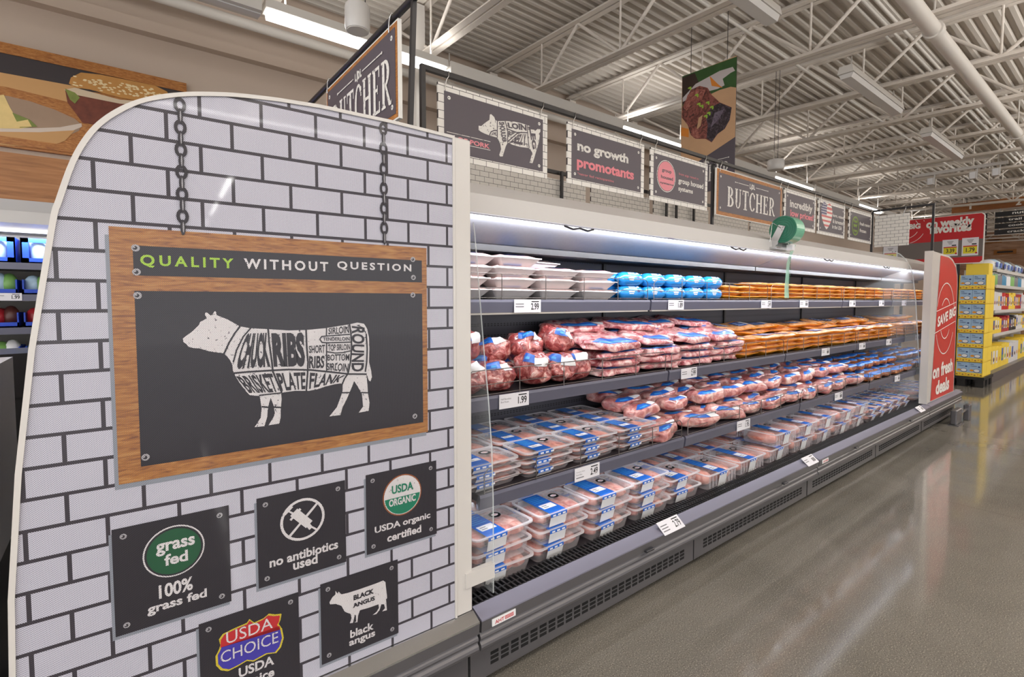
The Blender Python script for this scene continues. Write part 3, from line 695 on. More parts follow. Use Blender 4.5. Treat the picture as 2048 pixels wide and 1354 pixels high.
# ------------------------------------------------------------------ corner posts and end cases
t = thing('end_case', 'grey and white end case behind the brick panel, facing the left aisle', 'refrigerated case', (0, 0, 0))
MB().box((-0.14, 1.56, 0.05), (0.90, 3.25, 0.36)).build('base', 'case_grey', t); MB().box((-0.02, 1.62, 0), (0.88, 3.2, 0.05)).build('plinth', 'black_metal', t)
pts = [(1.56, 0.05), (1.535, 0.06), (1.535, 0.225), (1.50, 0.228)]
for cz, r in ((0.236, 0.018), (0.268, 0.014)): pts += [(1.478 - r * math.cos(rad(a)), cz + r * math.sin(rad(a))) for a in (-60, -30, 0, 30, 60)]
pts += [(1.474, 0.288), (1.460, 0.294), (1.457, 0.335), (1.458, 0.341), (1.50, 0.362), (1.56, 0.362)]
MB().profile(pts, -0.16, 0.996).build('bumper', 'case_grey', t)
MB().profile([(1.4562, 0.335), (1.4572, 0.3415), (1.499, 0.3632), (1.51, 0.3625)], -0.16, 0.996, closed=False).build('front_ledge', 'chrome', t)
MB().box((0.45, 1.60, 0.36), (0.90, 3.22, 1.9)).build('back_wall', 'dark_metal', t); MB().box((0.2, 1.60, 1.83), (0.45, 3.22, 1.88)).build('canopy', 'cream_paint', t)
for z in (0.7, 1.05, 1.4): MB().box((0.05, 1.60, z), (0.45, 3.22, z + 0.03)).build('shelf', 'dark_metal', t)
t = thing('corner_post', 'glossy white corner post between the brick panel and the meat case', 'post', (0.958, 1.5, 0))
MB().box((-0.032, -0.002, 0.365), (0.034, 0.10, 2.062), 0, None, 0.004).build('cladding', 'white_trim', t); MB().box((-0.034, -0.004, 0.365), (-0.032, 0.03, 2.066)).build('edge_strip', 'cream_paint', t)

# ------------------------------------------------------------------ the perforated brick end panel with its printed signs
ep = thing('brick_end_panel', 'large rounded end panel printed with white bricks, a hanging wooden sign and plaques', 'end panel', tuple(P0), -PHI)
OUT = [(-1.143, 0.365), (-1.1435, 0.67), (-1.139, 0.843), (-1.118, 1.12), (-1.087, 1.392), (-1.044, 1.669), (-1.031, 1.726), (-1.003, 1.819), (-0.974, 1.882), (-0.945, 1.923), (-0.909, 1.958), (-0.872, 1.984), (-0.831, 2.004), (-0.79, 2.019), (-0.747, 2.031), (-0.668, 2.047), (-0.557, 2.060), (-0.45, 2.067), (-0.235, 2.069), (-0.004, 2.064), (-0.004, 0.365)]
INN = [(-1.132, 0.365), (-1.1325, 0.67), (-1.128, 0.842), (-1.107, 1.119), (-1.076, 1.39), (-1.033, 1.666), (-1.020, 1.722), (-0.993, 1.814), (-0.965, 1.875), (-0.937, 1.915), (-0.902, 1.949), (-0.867, 1.975), (-0.828, 1.994), (-0.788, 2.009), (-0.745, 2.021), (-0.667, 2.037), (-0.557, 2.050), (-0.45, 2.057), (-0.235, 2.059), (-0.012, 2.054), (-0.012, 0.365)]
def smooth(P, n=4):
    out = []
    for i in range(len(P)):
        a, b, c, d = (P[max(0, min(len(P) - 1, j))] for j in (i - 1, i, i + 1, i + 2))
        if i in (len(P) - 1,) or math.dist(b, c) > .25 or i < 4 or i > len(P) - 6: out.append(b); continue
        for k in range(n):
            t = k / n; out.append(tuple(.5 * (2 * b[q] + (c[q] - a[q]) * t + (2 * a[q] - 5 * b[q] + 4 * c[q] - d[q]) * t * t + (3 * b[q] - a[q] - 3 * c[q] + d[q]) * t ** 3) for q in (0, 1)))
    return out
OUT, INN = smooth(OUT), smooth(INN); INN = INN if len(INN) == len(OUT) else INN
assert len(OUT) == len(INN)
def ly(k): return lambda u, v: (u, -0.0007 * k, v)
MB().slab(INN, 0.012).build('brick_print', 'brick_film', ep)
b = MB()
n = len(OUT)
for i in range(n - 1):
    (a0, a1), (b0, b1) = OUT[i], OUT[i + 1]; (c0, c1), (d0, d1) = INN[i], INN[i + 1]
    y0, y1 = -0.005, 0.018
    b.quad((a0, y0, a1), (c0, y0, c1), (d0, y0, d1), (b0, y0, b1)); b.quad((a0, y0, a1), (b0, y0, b1), (b0, y1, b1), (a0, y1, a1)); b.quad((c0, y0, c1), (c0, y1, c1), (d0, y1, d1), (d0, y0, d1)); b.quad((a0, y1, a1), (b0, y1, b1), (d0, y1, d1), (c0, y1, c1))
b.build('edge_trim', 'white_trim', ep)
def pbox(pts): return [pan(x, y) for x, y in pts]
def rect(u0, z0, u1, z1): return [(u0, z0), (u1, z0), (u1, z1), (u0, z1)]
# wooden sign
bu0, bu1, bz0, bz1 = -0.940, -0.113, 1.057, 1.676
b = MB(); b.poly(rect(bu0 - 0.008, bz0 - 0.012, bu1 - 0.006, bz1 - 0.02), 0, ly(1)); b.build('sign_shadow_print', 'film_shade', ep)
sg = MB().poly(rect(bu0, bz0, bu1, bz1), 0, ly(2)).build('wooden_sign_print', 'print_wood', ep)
q1 = pan(247, 483); q2 = pan(837, 567); q3 = pan(256, 580); q4 = pan(838, 843); q5 = pan(272, 933)
u0, u1 = -0.896, -0.131
MB().poly(rect(u0, q2[1] + 0.004, u1, q1[1] - 0.008), 0, ly(3)).build('title_plate_print', 'film_dark', sg)
MB().poly(rect(u0, (q4[1] + q5[1]) / 2 - 0.003, u1, q3[1] - 0.002), 0, ly(3)).build('picture_plate_print', 'film_dark', sg)
b = MB()
def ptext(b, s, bl, br, top, mi, k, bold=0.02, spacing=1.0):
    a = pan(*bl); c = pan(*br); d = pan(*top); b.text(s, a[0], (a[1] + c[1]) / 2, c[0], (a[1] + c[1]) / 2 + d[1] - a[1], ly(k), mi, bold, spacing)
ptext(b, 'QUALITY', (281, 539), (467, 537), (281, 513), 0, 4, 0.03, 1.45); b.build('sign_lettering', ['film_lime', 'film_text'], sg); b = MB()
ptext(b, 'WITHOUT', (488, 540), (656, 541), (488, 519), 1, 4, 0.03, 1.4)
b.build('sign_lettering', ['film_lime', 'film_text'], sg); b = MB(); ptext(b, 'QUESTION', (674, 542), (822, 544), (674, 524), 1, 4, 0.03, 1.4)
b.build('sign_lettering', ['film_lime', 'film_text'], sg)
def screws(b, pts, k, r=0.0085):
    for x, y in pts:
        u, z = pan(x, y) if isinstance(x, int) or x > 3 else (x, y)
        b.poly(ell(u, z, r, r, 14), 0, ly(k)); b.poly(ell(u - r * .1, z, r * .55, r * .55, 10), 1, ly(k + 1)); b.poly(ell(u - r * .35, z + r * .2, r * .3, r * .3, 8), 0, ly(k + 2))
b = MB(); screws(b, [(271, 496), (273, 544), (825, 519), (826, 555), (275, 591), (825, 590), (829, 832), (291, 914)], 4); b.build('printed_screws', ['film_grey', 'film_black'], sg)
# chains
for (x0, y0), (x1, y1) in (((359, 199), (366, 466)), ((766, 248), (768, 486))):
    b = MB(); a = pan(x0, y0); c = pan(x1, y1); n = 12; hh = (a[1] - c[1]) / n
    for i in range(n):
        u = a[0] + (c[0] - a[0]) * (i + .5) / n; z = a[1] - hh * (i + .5)
        if i % 2 == 0:
            for q in ring(u, z, (0.0135, hh * 0.70), (0.006, hh * 0.38), 14): b.poly(q, 0, ly(3))
        else:
            b.poly(ell(u, z, 0.0058, hh * 0.72, 12), 0, ly(4)); b.poly(ell(u + .001, z, 0.0018, hh * 0.5, 8), 1, ly(5))
    b.build('chain_print', ['film_black', 'film_grey'], ep)
# the cow
def cw(x, y): return pan(380 + x / 5.389, 620 + y / 5.389)
COW = [(-78, 305), (-72, 345), (-40, 365), (-20, 395), (40, 410), (100, 412), (190, 440), (250, 452), (360, 465), (400, 500), (430, 540), (455, 590), (460, 650), (490, 715), (530, 780), (590, 860), (640, 915), (700, 922), (750, 925), (770, 1060), (760, 1160), (695, 1260), (800, 1250), (830, 1150), (835, 1080), (850, 1000), (868, 945), (900, 1030), (912, 1110), (900, 1150), (845, 1240), (960, 1222), (975, 1150), (975, 1080), (985, 960), (980, 895), (1010, 886), (1130, 870), (1280, 870), (1380, 850), (1450, 825), (1550, 800), (1620, 790), (1642, 800), (1640, 880), (1612, 960), (1580, 1045), (1500, 1145), (1618, 1130), (1640, 1050), (1690, 950), (1745, 820), (1765, 765), (1800, 815), (1850, 905), (1862, 1040), (1815, 1105), (1922, 1085), (1932, 1000), (1915, 900), (1908, 800), (1898, 690), (1925, 760), (1942, 768), (1957, 720), (1948, 650), (1926, 560), (1930, 420), (1926, 300), (1905, 200), (1872, 148), (1800, 135), (1710, 155), (1460, 195), (1250, 215), (1060, 220), (840, 206), (640, 195), (535, 175), (400, 100), (285, 55), (278, 15), (262, 15), (240, 50), (222, 60), (185, 30), (165, 25), (160, 50), (180, 90), (110, 128), (92, 165), (30, 225), (-30, 270)]
cow = MB().poly([cw(*p) for p in COW], 0, ly(4)).build('cow_print', 'film_white', sg)
pprint('film_cow', C(222, 218, 220), 0.36); cow.data.materials[0] = M['film_cow']
b = MB()
for pts, wd in (([(535, 178), (480, 250), (420, 350), (365, 470)], 14), ([(650, 195), (570, 290), (500, 430), (465, 560)], 12), ([(840, 205), (850, 350), (880, 560), (890, 660), (985, 885)], 15), ([(1248, 215), (1255, 400), (1268, 560), (1265, 660), (1250, 870)], 15),
                ([(460, 680), (620, 665), (860, 650), (1060, 640), (1300, 645), (1500, 665), (1700, 688), (1895, 690)], 16), ([(1715, 155), (1730, 250), (1738, 400), (1725, 560), (1700, 680), (1660, 740), (1635, 800)], 15), ([(1468, 195), (1466, 270)], 11),
                ([(1715, 262), (1480, 278), (1415, 285), (1395, 315), (1420, 348), (1480, 352), (1730, 345)], 11), ([(1468, 352), (1468, 660)], 11), ([(1470, 448), (1560, 462), (1640, 458), (1730, 438)], 11), ([(1895, 260), (1905, 420), (1900, 560), (1885, 660)], 15), ([(1890, 250), (1860, 190), (1800, 165)], 8),
                ([(745, 918), (850, 905), (985, 890)], 11), ([(775, 1040), (845, 1046)], 14), ([(905, 1044), (975, 1048)], 14), ([(1635, 890), (1715, 888)], 12), ([(1845, 888), (1915, 890)], 12)):
    for q in stroke([cw(*p) for p in pts], wd / 5.389 * 0.00165): b.poly(q, 0, ly(5))
def warpq(a, b_, c, d):                                            # letters bent into a four-cornered field (bl, br, tr, tl)
    a, b_, c, d = (cw(*p) for p in (a, b_, c, d))
    return lambda s, t: tuple((a[i] * (1 - s) + b_[i] * s) * (1 - t) + (d[i] * (1 - s) + c[i] * s) * t for i in (0, 1))
for s, q, bold in (('CHUCK', ((478, 640), (865, 615), (830, 240), (600, 250)), 0.05), ('RIBS', ((900, 615), (1240, 610), (1225, 240), (872, 245)), 0.06), ('BRISKET', ((640, 895), (950, 885), (880, 680), (490, 712)), 0.03), ('PLATE', ((985, 870), (1240, 850), (1240, 668), (920, 680)), 0.03), ('FLANK', ((1280, 850), (1600, 775), (1680, 705), (1290, 672)), 0.03),
                   ('SHORT', ((1280, 465), (1452, 460), (1450, 372), (1278, 385)), 0.02), ('RIBS', ((1280, 630), (1440, 625), (1450, 490), (1280, 495)), 0.03), ('SIRLOIN', ((1485, 262), (1712, 250), (1705, 165), (1490, 195)), 0.02), ('TENDERLOIN', ((1430, 332), (1718, 330), (1715, 288), (1430, 295)), 0.02), ('TOP SIRLOIN', ((1485, 440), (1722, 428), (1722, 365), (1485, 370)), 0.02), ('BOTTOM', ((1478, 545), (1712, 545), (1715, 470), (1478, 480)), 0.02), ('SIRLOIN', ((1470, 645), (1695, 665), (1708, 575), (1470, 570)), 0.02),
                   ('ROUND', ((1738, 170), (1735, 665), (1870, 660), (1880, 190)), 0.03)):
    b.text(s, 0, 0, 1, 1, ly(5), 0, bold, 1.0, warpq(*q))
b.build('cut_names', 'film_dark', sg)
# plaques
def plaque(name, c4, mats, draw):
    us = [pan(*p) for p in c4]; u0 = (us[0][0] + us[3][0]) / 2; u1 = (us[1][0] + us[2][0]) / 2; z1 = (us[0][1] + us[1][1]) / 2; z0 = (us[2][1] + us[3][1]) / 2
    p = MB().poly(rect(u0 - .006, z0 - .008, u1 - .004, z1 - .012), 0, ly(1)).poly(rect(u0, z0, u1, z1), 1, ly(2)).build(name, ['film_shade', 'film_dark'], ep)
    b = MB(); draw(b, u0, z0, u1, z1); b.build('plaque_lettering', mats, p)
    b = MB(); m = 0.022; screws(b, [(u0 + m, z0 + m), (u1 - m, z0 + m), (u0 + m, z1 - m), (u1 - m, z1 - m)], 3, 0.007); b.build('printed_screws', ['film_grey', 'film_black'], p)
    return p
def at(u0, z0, u1, z1): return lambda a, b_: (u0 + a * (u1 - u0), z0 + b_ * (z1 - z0))
def d_grass(b, u0, z0, u1, z1):
    c = pan(349, 1101); b.poly(ell(c[0], c[1], 0.066, 0.066, 40), 0, ly(3)); b.poly(ell(c[0], c[1], 0.0625, 0.0625, 40), 1, ly(4)); b.poly(ell(c[0], c[1], 0.058, 0.058, 40), 2, ly(5))
    ptext(b, 'grass', (312, 1112), (390, 1096), (312, 1086), 0, 6, 0.03); ptext(b, 'fed', (329, 1131), (376, 1120), (329, 1108), 0, 6, 0.03)
    ptext(b, '100%', (318, 1196), (386, 1180), (318, 1168), 0, 3, 0.03); ptext(b, 'grass fed', (295, 1231), (414, 1200), (295, 1207), 0, 3, 0.03)
plaque('grass_fed_plaque', ((222, 1060), (457, 1010), (463, 1205), (232, 1270)), ['film_text', 'film_black', 'film_green'], d_grass)
def d_anti(b, u0, z0, u1, z1):
    c = pan(605.5, 1038); R_ = 0.062
    for q in ring(c[0], c[1], (R_, R_), (R_ - .0075, R_ - .0075), 36): b.poly(q, 0, ly(3))
    for q in stroke([(c[0] - .04, c[1] - .043), (c[0] + .043, c[1] + .040)], 0.007): b.poly(q, 0, ly(3))
    for pts, wd in (([(-.041, .036), (-.022, .020)], .005), ([(-.048, .030), (-.032, .045)], .010), ([(-.033, .008), (-.008, .032)], .007), ([(-.020, .022), (.012, -.014)], .026), ([(.008, -.012), (.020, -.030)], .012), ([(.018, -.024), (.037, -.040)], .005)):
        for q in stroke([(c[0] + x, c[1] + y) for x, y in pts], wd): b.poly(q, 0, ly(4))
    ptext(b, 'no antibiotics', (539, 1132), (676, 1099), (539, 1113), 0, 3, 0.03); ptext(b, 'used', (586, 1139), (635, 1127), (586, 1119), 0, 3, 0.03)
plaque('no_antibiotics_plaque', ((511, 998), (688, 960), (694, 1122), (519, 1177)), ['film_text'], d_anti)
def d_organic(b, u0, z0, u1, z1):
    c = pan(804.5, 989); b.poly(ell(c[0], c[1], .0685, .0685, 40), 2, ly(3)); b.poly(ell(c[0], c[1], .0645, .0645, 40), 0, ly(4)); b.poly(ell(c[0], c[1], .062, .062, 30, 184, 356), 1, ly(5))
    b.text('USDA', c[0] - .038, c[1] + .010, c[0] + .038, c[1] + .038, ly(6), 1, 0.03); b.text('ORGANIC', c[0] - .048, c[1] - .030, c[0] + .046, c[1] - .006, ly(6), 0, 0.03)
    ptext(b, 'USDA organic', (749, 1069), (860, 1040), (749, 1052), 0, 3, 0.03); ptext(b, 'certified', (774, 1083), (842, 1065), (774, 1067), 0, 3, 0.03)
plaque('organic_plaque', ((730, 950), (871.6, 921.2), (873.5, 1065.9), (734.3, 1110.4)), ['film_text', 'film_usda_green', 'film_orange'], d_organic)
def d_angus(b, u0, z0, u1, z1):
    A = lambda x, y: pan(200 + x / 2.695, 900 + y / 2.695)
    pts = [(1235, 820), (1240, 830), (1270, 828), (1300, 838), (1318, 870), (1350, 882), (1355, 905), (1345, 932), (1362, 930), (1368, 905), (1372, 885), (1378, 890), (1380, 922), (1368, 928), (1386, 926), (1390, 890), (1400, 862), (1450, 848), (1500, 830), (1502, 850), (1490, 870), (1468, 888), (1488, 882), (1505, 862), (1515, 830), (1530, 830), (1535, 850), (1520, 868), (1545, 862), (1540, 800), (1545, 800), (1546, 790), (1540, 740), (1537, 710), (1525, 702), (1480, 720), (1400, 748), (1330, 770), (1300, 776), (1285, 762), (1280, 772), (1268, 758), (1268, 776), (1252, 792)]
    b.poly([A(*p) for p in pts], 0, ly(3))
    for s, x0, y0, x1, y1, top in (('BLACK', 1365, 810, 1475, 770, 782), ('ANGUS', 1362, 850, 1480, 808, 826)):
        a = A(x0, y0); c = A(x1, y1); b.text(s, a[0], (a[1] + c[1]) / 2, c[0], (a[1] + c[1]) / 2 + (A(x0, top)[1] - a[1]), ly(4), 1, 0.05)
    ptext(b, 'black', (700, 1274), (747, 1260), (700, 1258), 0, 3, 0.03); ptext(b, 'angus', (698, 1294), (750, 1277), (698, 1280), 0, 3, 0.03)
plaque('black_angus_plaque', ((639.3, 1167.9), (793.7, 1119.7), (798, 1265.5), (644.2, 1328.6)), ['film_text', 'film_dark'], d_angus)
def d_choice(b, u0, z0, u1, z1):
    A = lambda x, y: pan(200 + x / 2.695, 900 + y / 2.695)
    S = [(660, 990), (690, 975), (720, 960), (790, 930), (805, 908), (830, 928), (880, 905), (910, 880), (945, 884), (978, 880), (972, 915), (962, 935), (980, 960), (990, 1010), (975, 1060), (950, 1092), (900, 1098), (850, 1125), (828, 1138), (790, 1135), (740, 1165), (690, 1190), (650, 1185), (625, 1160), (622, 1110), (640, 1075), (648, 1050), (640, 1020)]
    P = [A(*p) for p in S]; cx = sum(p[0] for p in P) / len(P); cz = sum(p[1] for p in P) / len(P)
    b.poly(P, 1, ly(3)); P2 = [(cx + (u - cx) * .94, cz + (z - cz) * .93) for u, z in P]
    b.poly(P2, 3, ly(4)); zm = lambda x: A(x, 1060 - (x - 640) * .345)
    top = [p for p, s in zip(P2, S) if s[1] < 1060 - (s[0] - 640) * .345 + 6]
    up = [P2[i] for i in range(len(S)) if S[i][1] < 1066 - (S[i][0] - 640) * .345]
    b.poly([A(648, 1062)] + [P2[i] for i in list(range(27, 28)) + list(range(0, 13))] + [A(966, 945)], 2, ly(5))
    a = A(680, 1040); c = A(930, 965); b.text('USDA', a[0], (a[1] + c[1]) / 2 + .002, c[0], (a[1] + c[1]) / 2 + .035, ly(6), 0, 0.0)
    a = A(650, 1140); c = A(960, 1045); b.text('CHOICE', a[0], (a[1] + c[1]) / 2 + .002, c[0], (a[1] + c[1]) / 2 + .034, ly(6), 0, 0.0)
    cm = (u0 + u1) / 2; zt = A(760, 1215)[1]; b.text('USDA', cm - 0.035, zt - .004, cm + .055, zt + .024, ly(3), 0, 0.03); b.text('choice', cm - 0.035, zt - .038, cm + .055, zt - .012, ly(3), 0, 0.03)
plaque('choice_plaque', ((396.7, 1248), (593.3, 1185), (604, 1392), (405, 1480)), ['film_text', 'film_yellow', 'film_red', 'film_blue'], d_choice)

# ------------------------------------------------------------------ hanging signs and their black frames
RY, RZ = 2.30, 2.668
t = thing('sign_frame', 'black metal frame carrying the row of signs above the meat case', 'frame', (0, 0, 0))
MB().box((1.225, RY - 0.012, RZ - 0.012), (7.80, RY + 0.012, RZ + 0.012)).build('rail', 'black_metal', t)
for x in (1.237, 4.0, 7.79): MB().box((x - 0.012, RY - 0.012 if x != 4.0 else RY + .03, 2.05), (x + 0.012, RY + 0.012 if x != 4.0 else RY + 0.05, RZ - 0.012)).build('post', 'black_metal', t)
fa = onX(1870, 417, 7.80)
t = thing('sign_frame', 'black metal frame over the far end case, beside the red weekly favorites sign', 'frame', (7.80, 0, 0))
MB().box((-0.012, fa.y, RZ - 0.012), (0.012, RY - .013, RZ + 0.012)).build('rail', 'black_metal', t); MB().box((-0.012, fa.y, 2.0), (0.012, fa.y + 0.024, RZ - 0.012)).build('post', 'black_metal', t)
t = thing('sign_frame', 'black metal frame over the near end case with the first BUTCHER sign', 'frame', (0.84, 0, 0))
ra = onX(816, 0, 0.84); rb = onX(636, 197, 0.84); RZN = (ra.z + rb.z) / 2
MB().tube([(0, 1.57, RZN), (0, 3.2, RZN)], 0.013, 10).build('rail', 'black_metal', t)
MB().loft([[(-.008 + dx, yy - 0.008, z) for dx in (0, .016)] + [(.008 - dx, yy + 0.008, z) for dx in (0, .016)] for z, yy in ((2.0, 1.665), (2.75, 1.60))]).build('post', 'black_metal', t)
MB().box((-0.013, 3.19, 2.0), (0.013, 3.216, RZN)).build('post', 'black_metal', t)
t = thing('sign_frame', 'black metal frame of the second sign row, seen between the front signs', 'frame', (0, 3.3, 0))
MB().box((1.3, -0.012, 2.62), (7.8, 0.012, 2.65)).build('rail', 'black_metal', t)
for px in (1117, 1327, 1347, 1382): x = onY(px, 400, 3.3).x; MB().box((x - 0.012, -0.05, 2.0), (x + 0.012, -0.03, 2.64)).build('post', 'black_metal', t)
t = thing('refrigerated_case', 'white backed refrigerated case standing back to back behind the meat case', 'refrigerated case', (0, 0, 0))
MB().box((1.0, 2.31, 0.0), (7.8, 3.05, 1.95)).build('body', 'white_steel', t); MB().box((1.0, 2.35, 1.95), (7.8, 3.4, 2.03)).build('canopy', 'cream_paint', t)

BUT = {
 'B': (0.60, [('r', .06, 0, .22, 1), ('r', 0, 0, .24, .05), ('r', 0, .95, .24, 1), ('a', .24, .755, .26, .245, .10, .18, -90, 90), ('a', .24, .265, .33, .265, .16, .20, -90, 90)]),
 'U': (0.60, [('r', .05, .3, .21, 1), ('r', .43, .3, .51, 1), ('r', 0, .95, .26, 1), ('r', .38, .95, .58, 1), ('a', .28, .32, .23, .32, .12, .26, 180, 360)]),
 'T': (0.58, [('r', .21, 0, .37, 1), ('r', 0, .93, .58, 1), ('r', 0, .76, .05, .95), ('r', .53, .76, .58, .95), ('r', .12, 0, .46, .05)]),
 'C': (0.56, [('a', .31, .5, .31, .5, .16, .43, 40, 320), ('r', .48, .68, .55, .90)]),
 'H': (0.66, [('r', .05, 0, .21, 1), ('r', .45, 0, .61, 1), ('r', .2, .48, .46, .55), ('r', 0, 0, .26, .05), ('r', 0, .95, .26, 1), ('r', .40, 0, .66, .05), ('r', .40, .95, .66, 1)]),
 'E': (0.54, [('r', .06, 0, .22, 1), ('r', 0, 0, .52, .07), ('r', 0, .93, .5, 1), ('r', .2, .48, .38, .55), ('r', .45, .05, .52, .24), ('r', .44, .76, .50, .95), ('r', .33, .42, .38, .61)]),
 'R': (0.64, [('r', .06, 0, .22, 1), ('r', 0, 0, .28, .05), ('r', 0, .95, .24, 1), ('a', .24, .72, .29, .28, .13, .21, -90, 90), ('p', (.24, .46), (.34, .46), (.60, .06), (.66, .10), (.64, .0), (.48, .0))])}
def butcher(b, x0, y0, x1, y1, fn, mi):
    W = sum(BUT[c][0] for c in 'BUTCHER') + 6 * 0.09; sx = (x1 - x0) / W; x = 0; g = lambda u, v: (x0 + (x + u) * sx, y0 + v * (y1 - y0)); k = 0
    for ch in 'BUTCHER':
        for s in BUT[ch][1]:
            if s[0] == 'r': b.poly([g(s[1], s[2]), g(s[3], s[2]), g(s[3], s[4]), g(s[1], s[4])], mi, fn)
            elif s[0] == 'a':
                for q in ring(s[1], s[2], (s[3], s[4]), (s[5], s[6]), 16, s[7], s[8]): b.poly([g(*p) for p in q], mi, fn)
            else: b.poly([g(*p) for p in s[1:]], mi, fn)
        x += BUT[ch][0] + 0.09
def worn(name, base, under, thr=0.4):
    t = NT(name); f = t.noise(t.coord('Object'), 60.0, 4, 0.75)
    M[name] = t.done(t.bsdf(t.mix(t.math('LESS_THAN', f, thr), base, under), 0.5))
worn('worn_white', C(228, 224, 218), C(110, 102, 106), 0.40); worn('worn_pink', C(224, 128, 138), C(120, 90, 100), 0.36)
def hook(t, u, z, rz):
    h = rz - z
    MB().tube([(u - .012, -0.012, z - 0.03), (u - 0.004, -0.014, z + h * .35), (u + 0.008, -0.016, z + h * .7), (u + 0.012, -0.014, z + h + .012), (u + .004, 0.008, z + h + .016), (u - .004, 0.014, z + h + .002)], 0.0028, 6).build('hook', 'chrome', t)
def sign(name, label, x0, x1, z0, z1, Y, border, plate, draw=None, mats=(), facing='Y', rz=None, m=None):
    """a hanging board in its own (u, v) frame; facing 'Y' looks to the aisle, 'X' looks to the photographer's end"""
    t = thing(name, label, 'sign', (x0, Y, 0) if facing == 'Y' else (Y, x0, 0), 0 if facing == 'Y' else rad(-90))
    W = x1 - x0 if facing == 'Y' else abs(x1 - x0)
    if border == 'board_wood':
        MB().box((0, -0.004, z0), (W, 0.010, z1)).build('board', 'sign_white', t); MB().poly(rect(.006, z0 + .006, W - .006, z1 - .006), 0, lambda u, v: (u, -.005, v)).build('wood_border', border, t)
    else: MB().box((0, -0.005, z0), (W, 0.005, z1)).build('board', border, t)
    if m is None: m = 0.036
    if plate:
        p = MB().poly(rect(m, z0 + m, W - m, z1 - m), 0, lambda u, v: (u, -0.0060, v)).build('face_plate', plate, t)
        b = MB()
        for u in (m + .03, W - m - .03):
            for v in (z0 + m + .03, z1 - m - .03): b.poly(ell(u, v, .0095, .0095, 12), 0, lambda u, v: (u, -0.0068, v)).poly(ell(u - .002, v, .004, .004, 8), 1, lambda u, v: (u, -0.0072, v))
        b.build('printed_screws', ['sign_white', 'grey_text'], p)
        if draw:
            b = MB(); draw(b, W); b.build('lettering', list(mats), p)
    if rz:
        for u in (0.05, W - 0.05): hook(t, u, z1, rz)
    return t
SZ0, SZ1 = 2.24, 2.618
def X_(px, py=400): return onY(px, py, RY).x
f1 = lambda u, v: (u, -0.0072, v); f2 = lambda u, v: (u, -0.0082, v)
def st(b, x0, s, bl, br, top, mi, bold=0.03, fn=f1):
    a = onY(*bl, RY); c = onY(*br, RY); d = onY(*top, RY); b.text(s, a.x - x0, (a.z + c.z) / 2, c.x - x0, (a.z + c.z) / 2 + d.z - a.z, fn, mi, bold)
# pig sign
xa, xb = X_(876), X_(1093)
def d_pig(b, W):
    g = lambda x, y: (lambda q: (q.x - xa, q.z))(onY(860 + x / 4.072, 160 + y / 4.072, RY))
    P = [(390, 375), (390, 410), (410, 425), (440, 440), (480, 455), (540, 472), (552, 492), (567, 525), (573, 565), (558, 612), (564, 625), (586, 625), (593, 600), (610, 545), (626, 512), (665, 530), (730, 548), (795, 556), (812, 572), (826, 592), (815, 640), (804, 675), (828, 680), (842, 640), (856, 590), (870, 545), (881, 500), (887, 455), (880, 440), (892, 425), (893, 405), (872, 400), (856, 412), (850, 418), (835, 400), (800, 375), (740, 355), (680, 342), (610, 337), (545, 338), (525, 330), (517, 305), (492, 281), (481, 285), (478, 328), (452, 345), (430, 362), (412, 378)]
    b.poly([g(*p) for p in P], 0, f1)
    for pts in ([(541, 338), (541, 470)], [(605, 338), (625, 410), (625, 510)], [(618, 400), (700, 430), (785, 432)], [(785, 370), (790, 470), (800, 556)], [(625, 505), (700, 440), (740, 428)], [(478, 452), (490, 425), (515, 414), (541, 415)]):
        for q in stroke([g(*p) for p in pts], 0.006): b.poly(q, 1, f2)
    def wq(c4): P4 = [g(*p) for p in c4]; return lambda s, t: tuple((P4[0][i] * (1 - s) + P4[1][i] * s) * (1 - t) + (P4[3][i] * (1 - s) + P4[2][i] * s) * t for i in (0, 1))
    for s, c4 in (('LOIN', ((632, 394), (780, 418), (778, 368), (622, 348))), ('RIB', ((630, 470), (690, 432), (690, 424), (630, 418))), ('BELLY', ((640, 512), (780, 540), (775, 442), (715, 445))), ('LEG', ((795, 380), (830, 570), (858, 560), (850, 390))), ('SHOULDER', ((552, 345), (585, 515), (618, 510), (598, 345))), ('JOWL', ((486, 455), (536, 468), (536, 425), (500, 430)))):
        b.text(s, 0, 0, 1, 1, f2, 1, 0.05, 1.0, wq(c4))
    for s, bl, br, tp in (('CUTS OF PORK', (868, 274), (978, 298), (868, 264)),): st(b, xa, s, bl, br, tp, 2, 0.03)
    for (ax, ay), (bx, by) in (((892, 264), (979, 284)), ((900, 284), (979, 301))):
        for q in stroke([(onY(ax, ay, RY).x - xa, onY(ax, ay, RY).z), (onY(bx, by, RY).x - xa, onY(bx, by, RY).z)], 0.003): b.poly(q, 0, f1)
sign('hanging_sign', 'hanging brick-bordered sign with a white pig divided into cuts', xa, xb, SZ0, SZ1, RY, 'brick_sign', 'print_dark', d_pig, ('worn_white', 'print_dark', 'print_pink'), rz=RZ)
xc, xd = X_(1133), X_(1286)
def d_growth(b, W):
    st(b, xc, 'no growth', (1153, 308), (1255, 332), (1153, 282), 0, 0.04); st(b, xc, 'promotants', (1152, 341), (1266, 366), (1152, 315), 1, 0.04)
    st(b, xc, '*never fed ractopamine', (1153, 350), (1226, 368), (1153, 343), 1, 0.0)
sign('hanging_sign', 'hanging brick-bordered sign reading no growth promotants', xc, xd, SZ0, SZ1, RY, 'brick_sign', 'print_dark', d_growth, ('worn_white', 'worn_pink'), rz=RZ)
xe, xf = X_(1299), X_(1413)
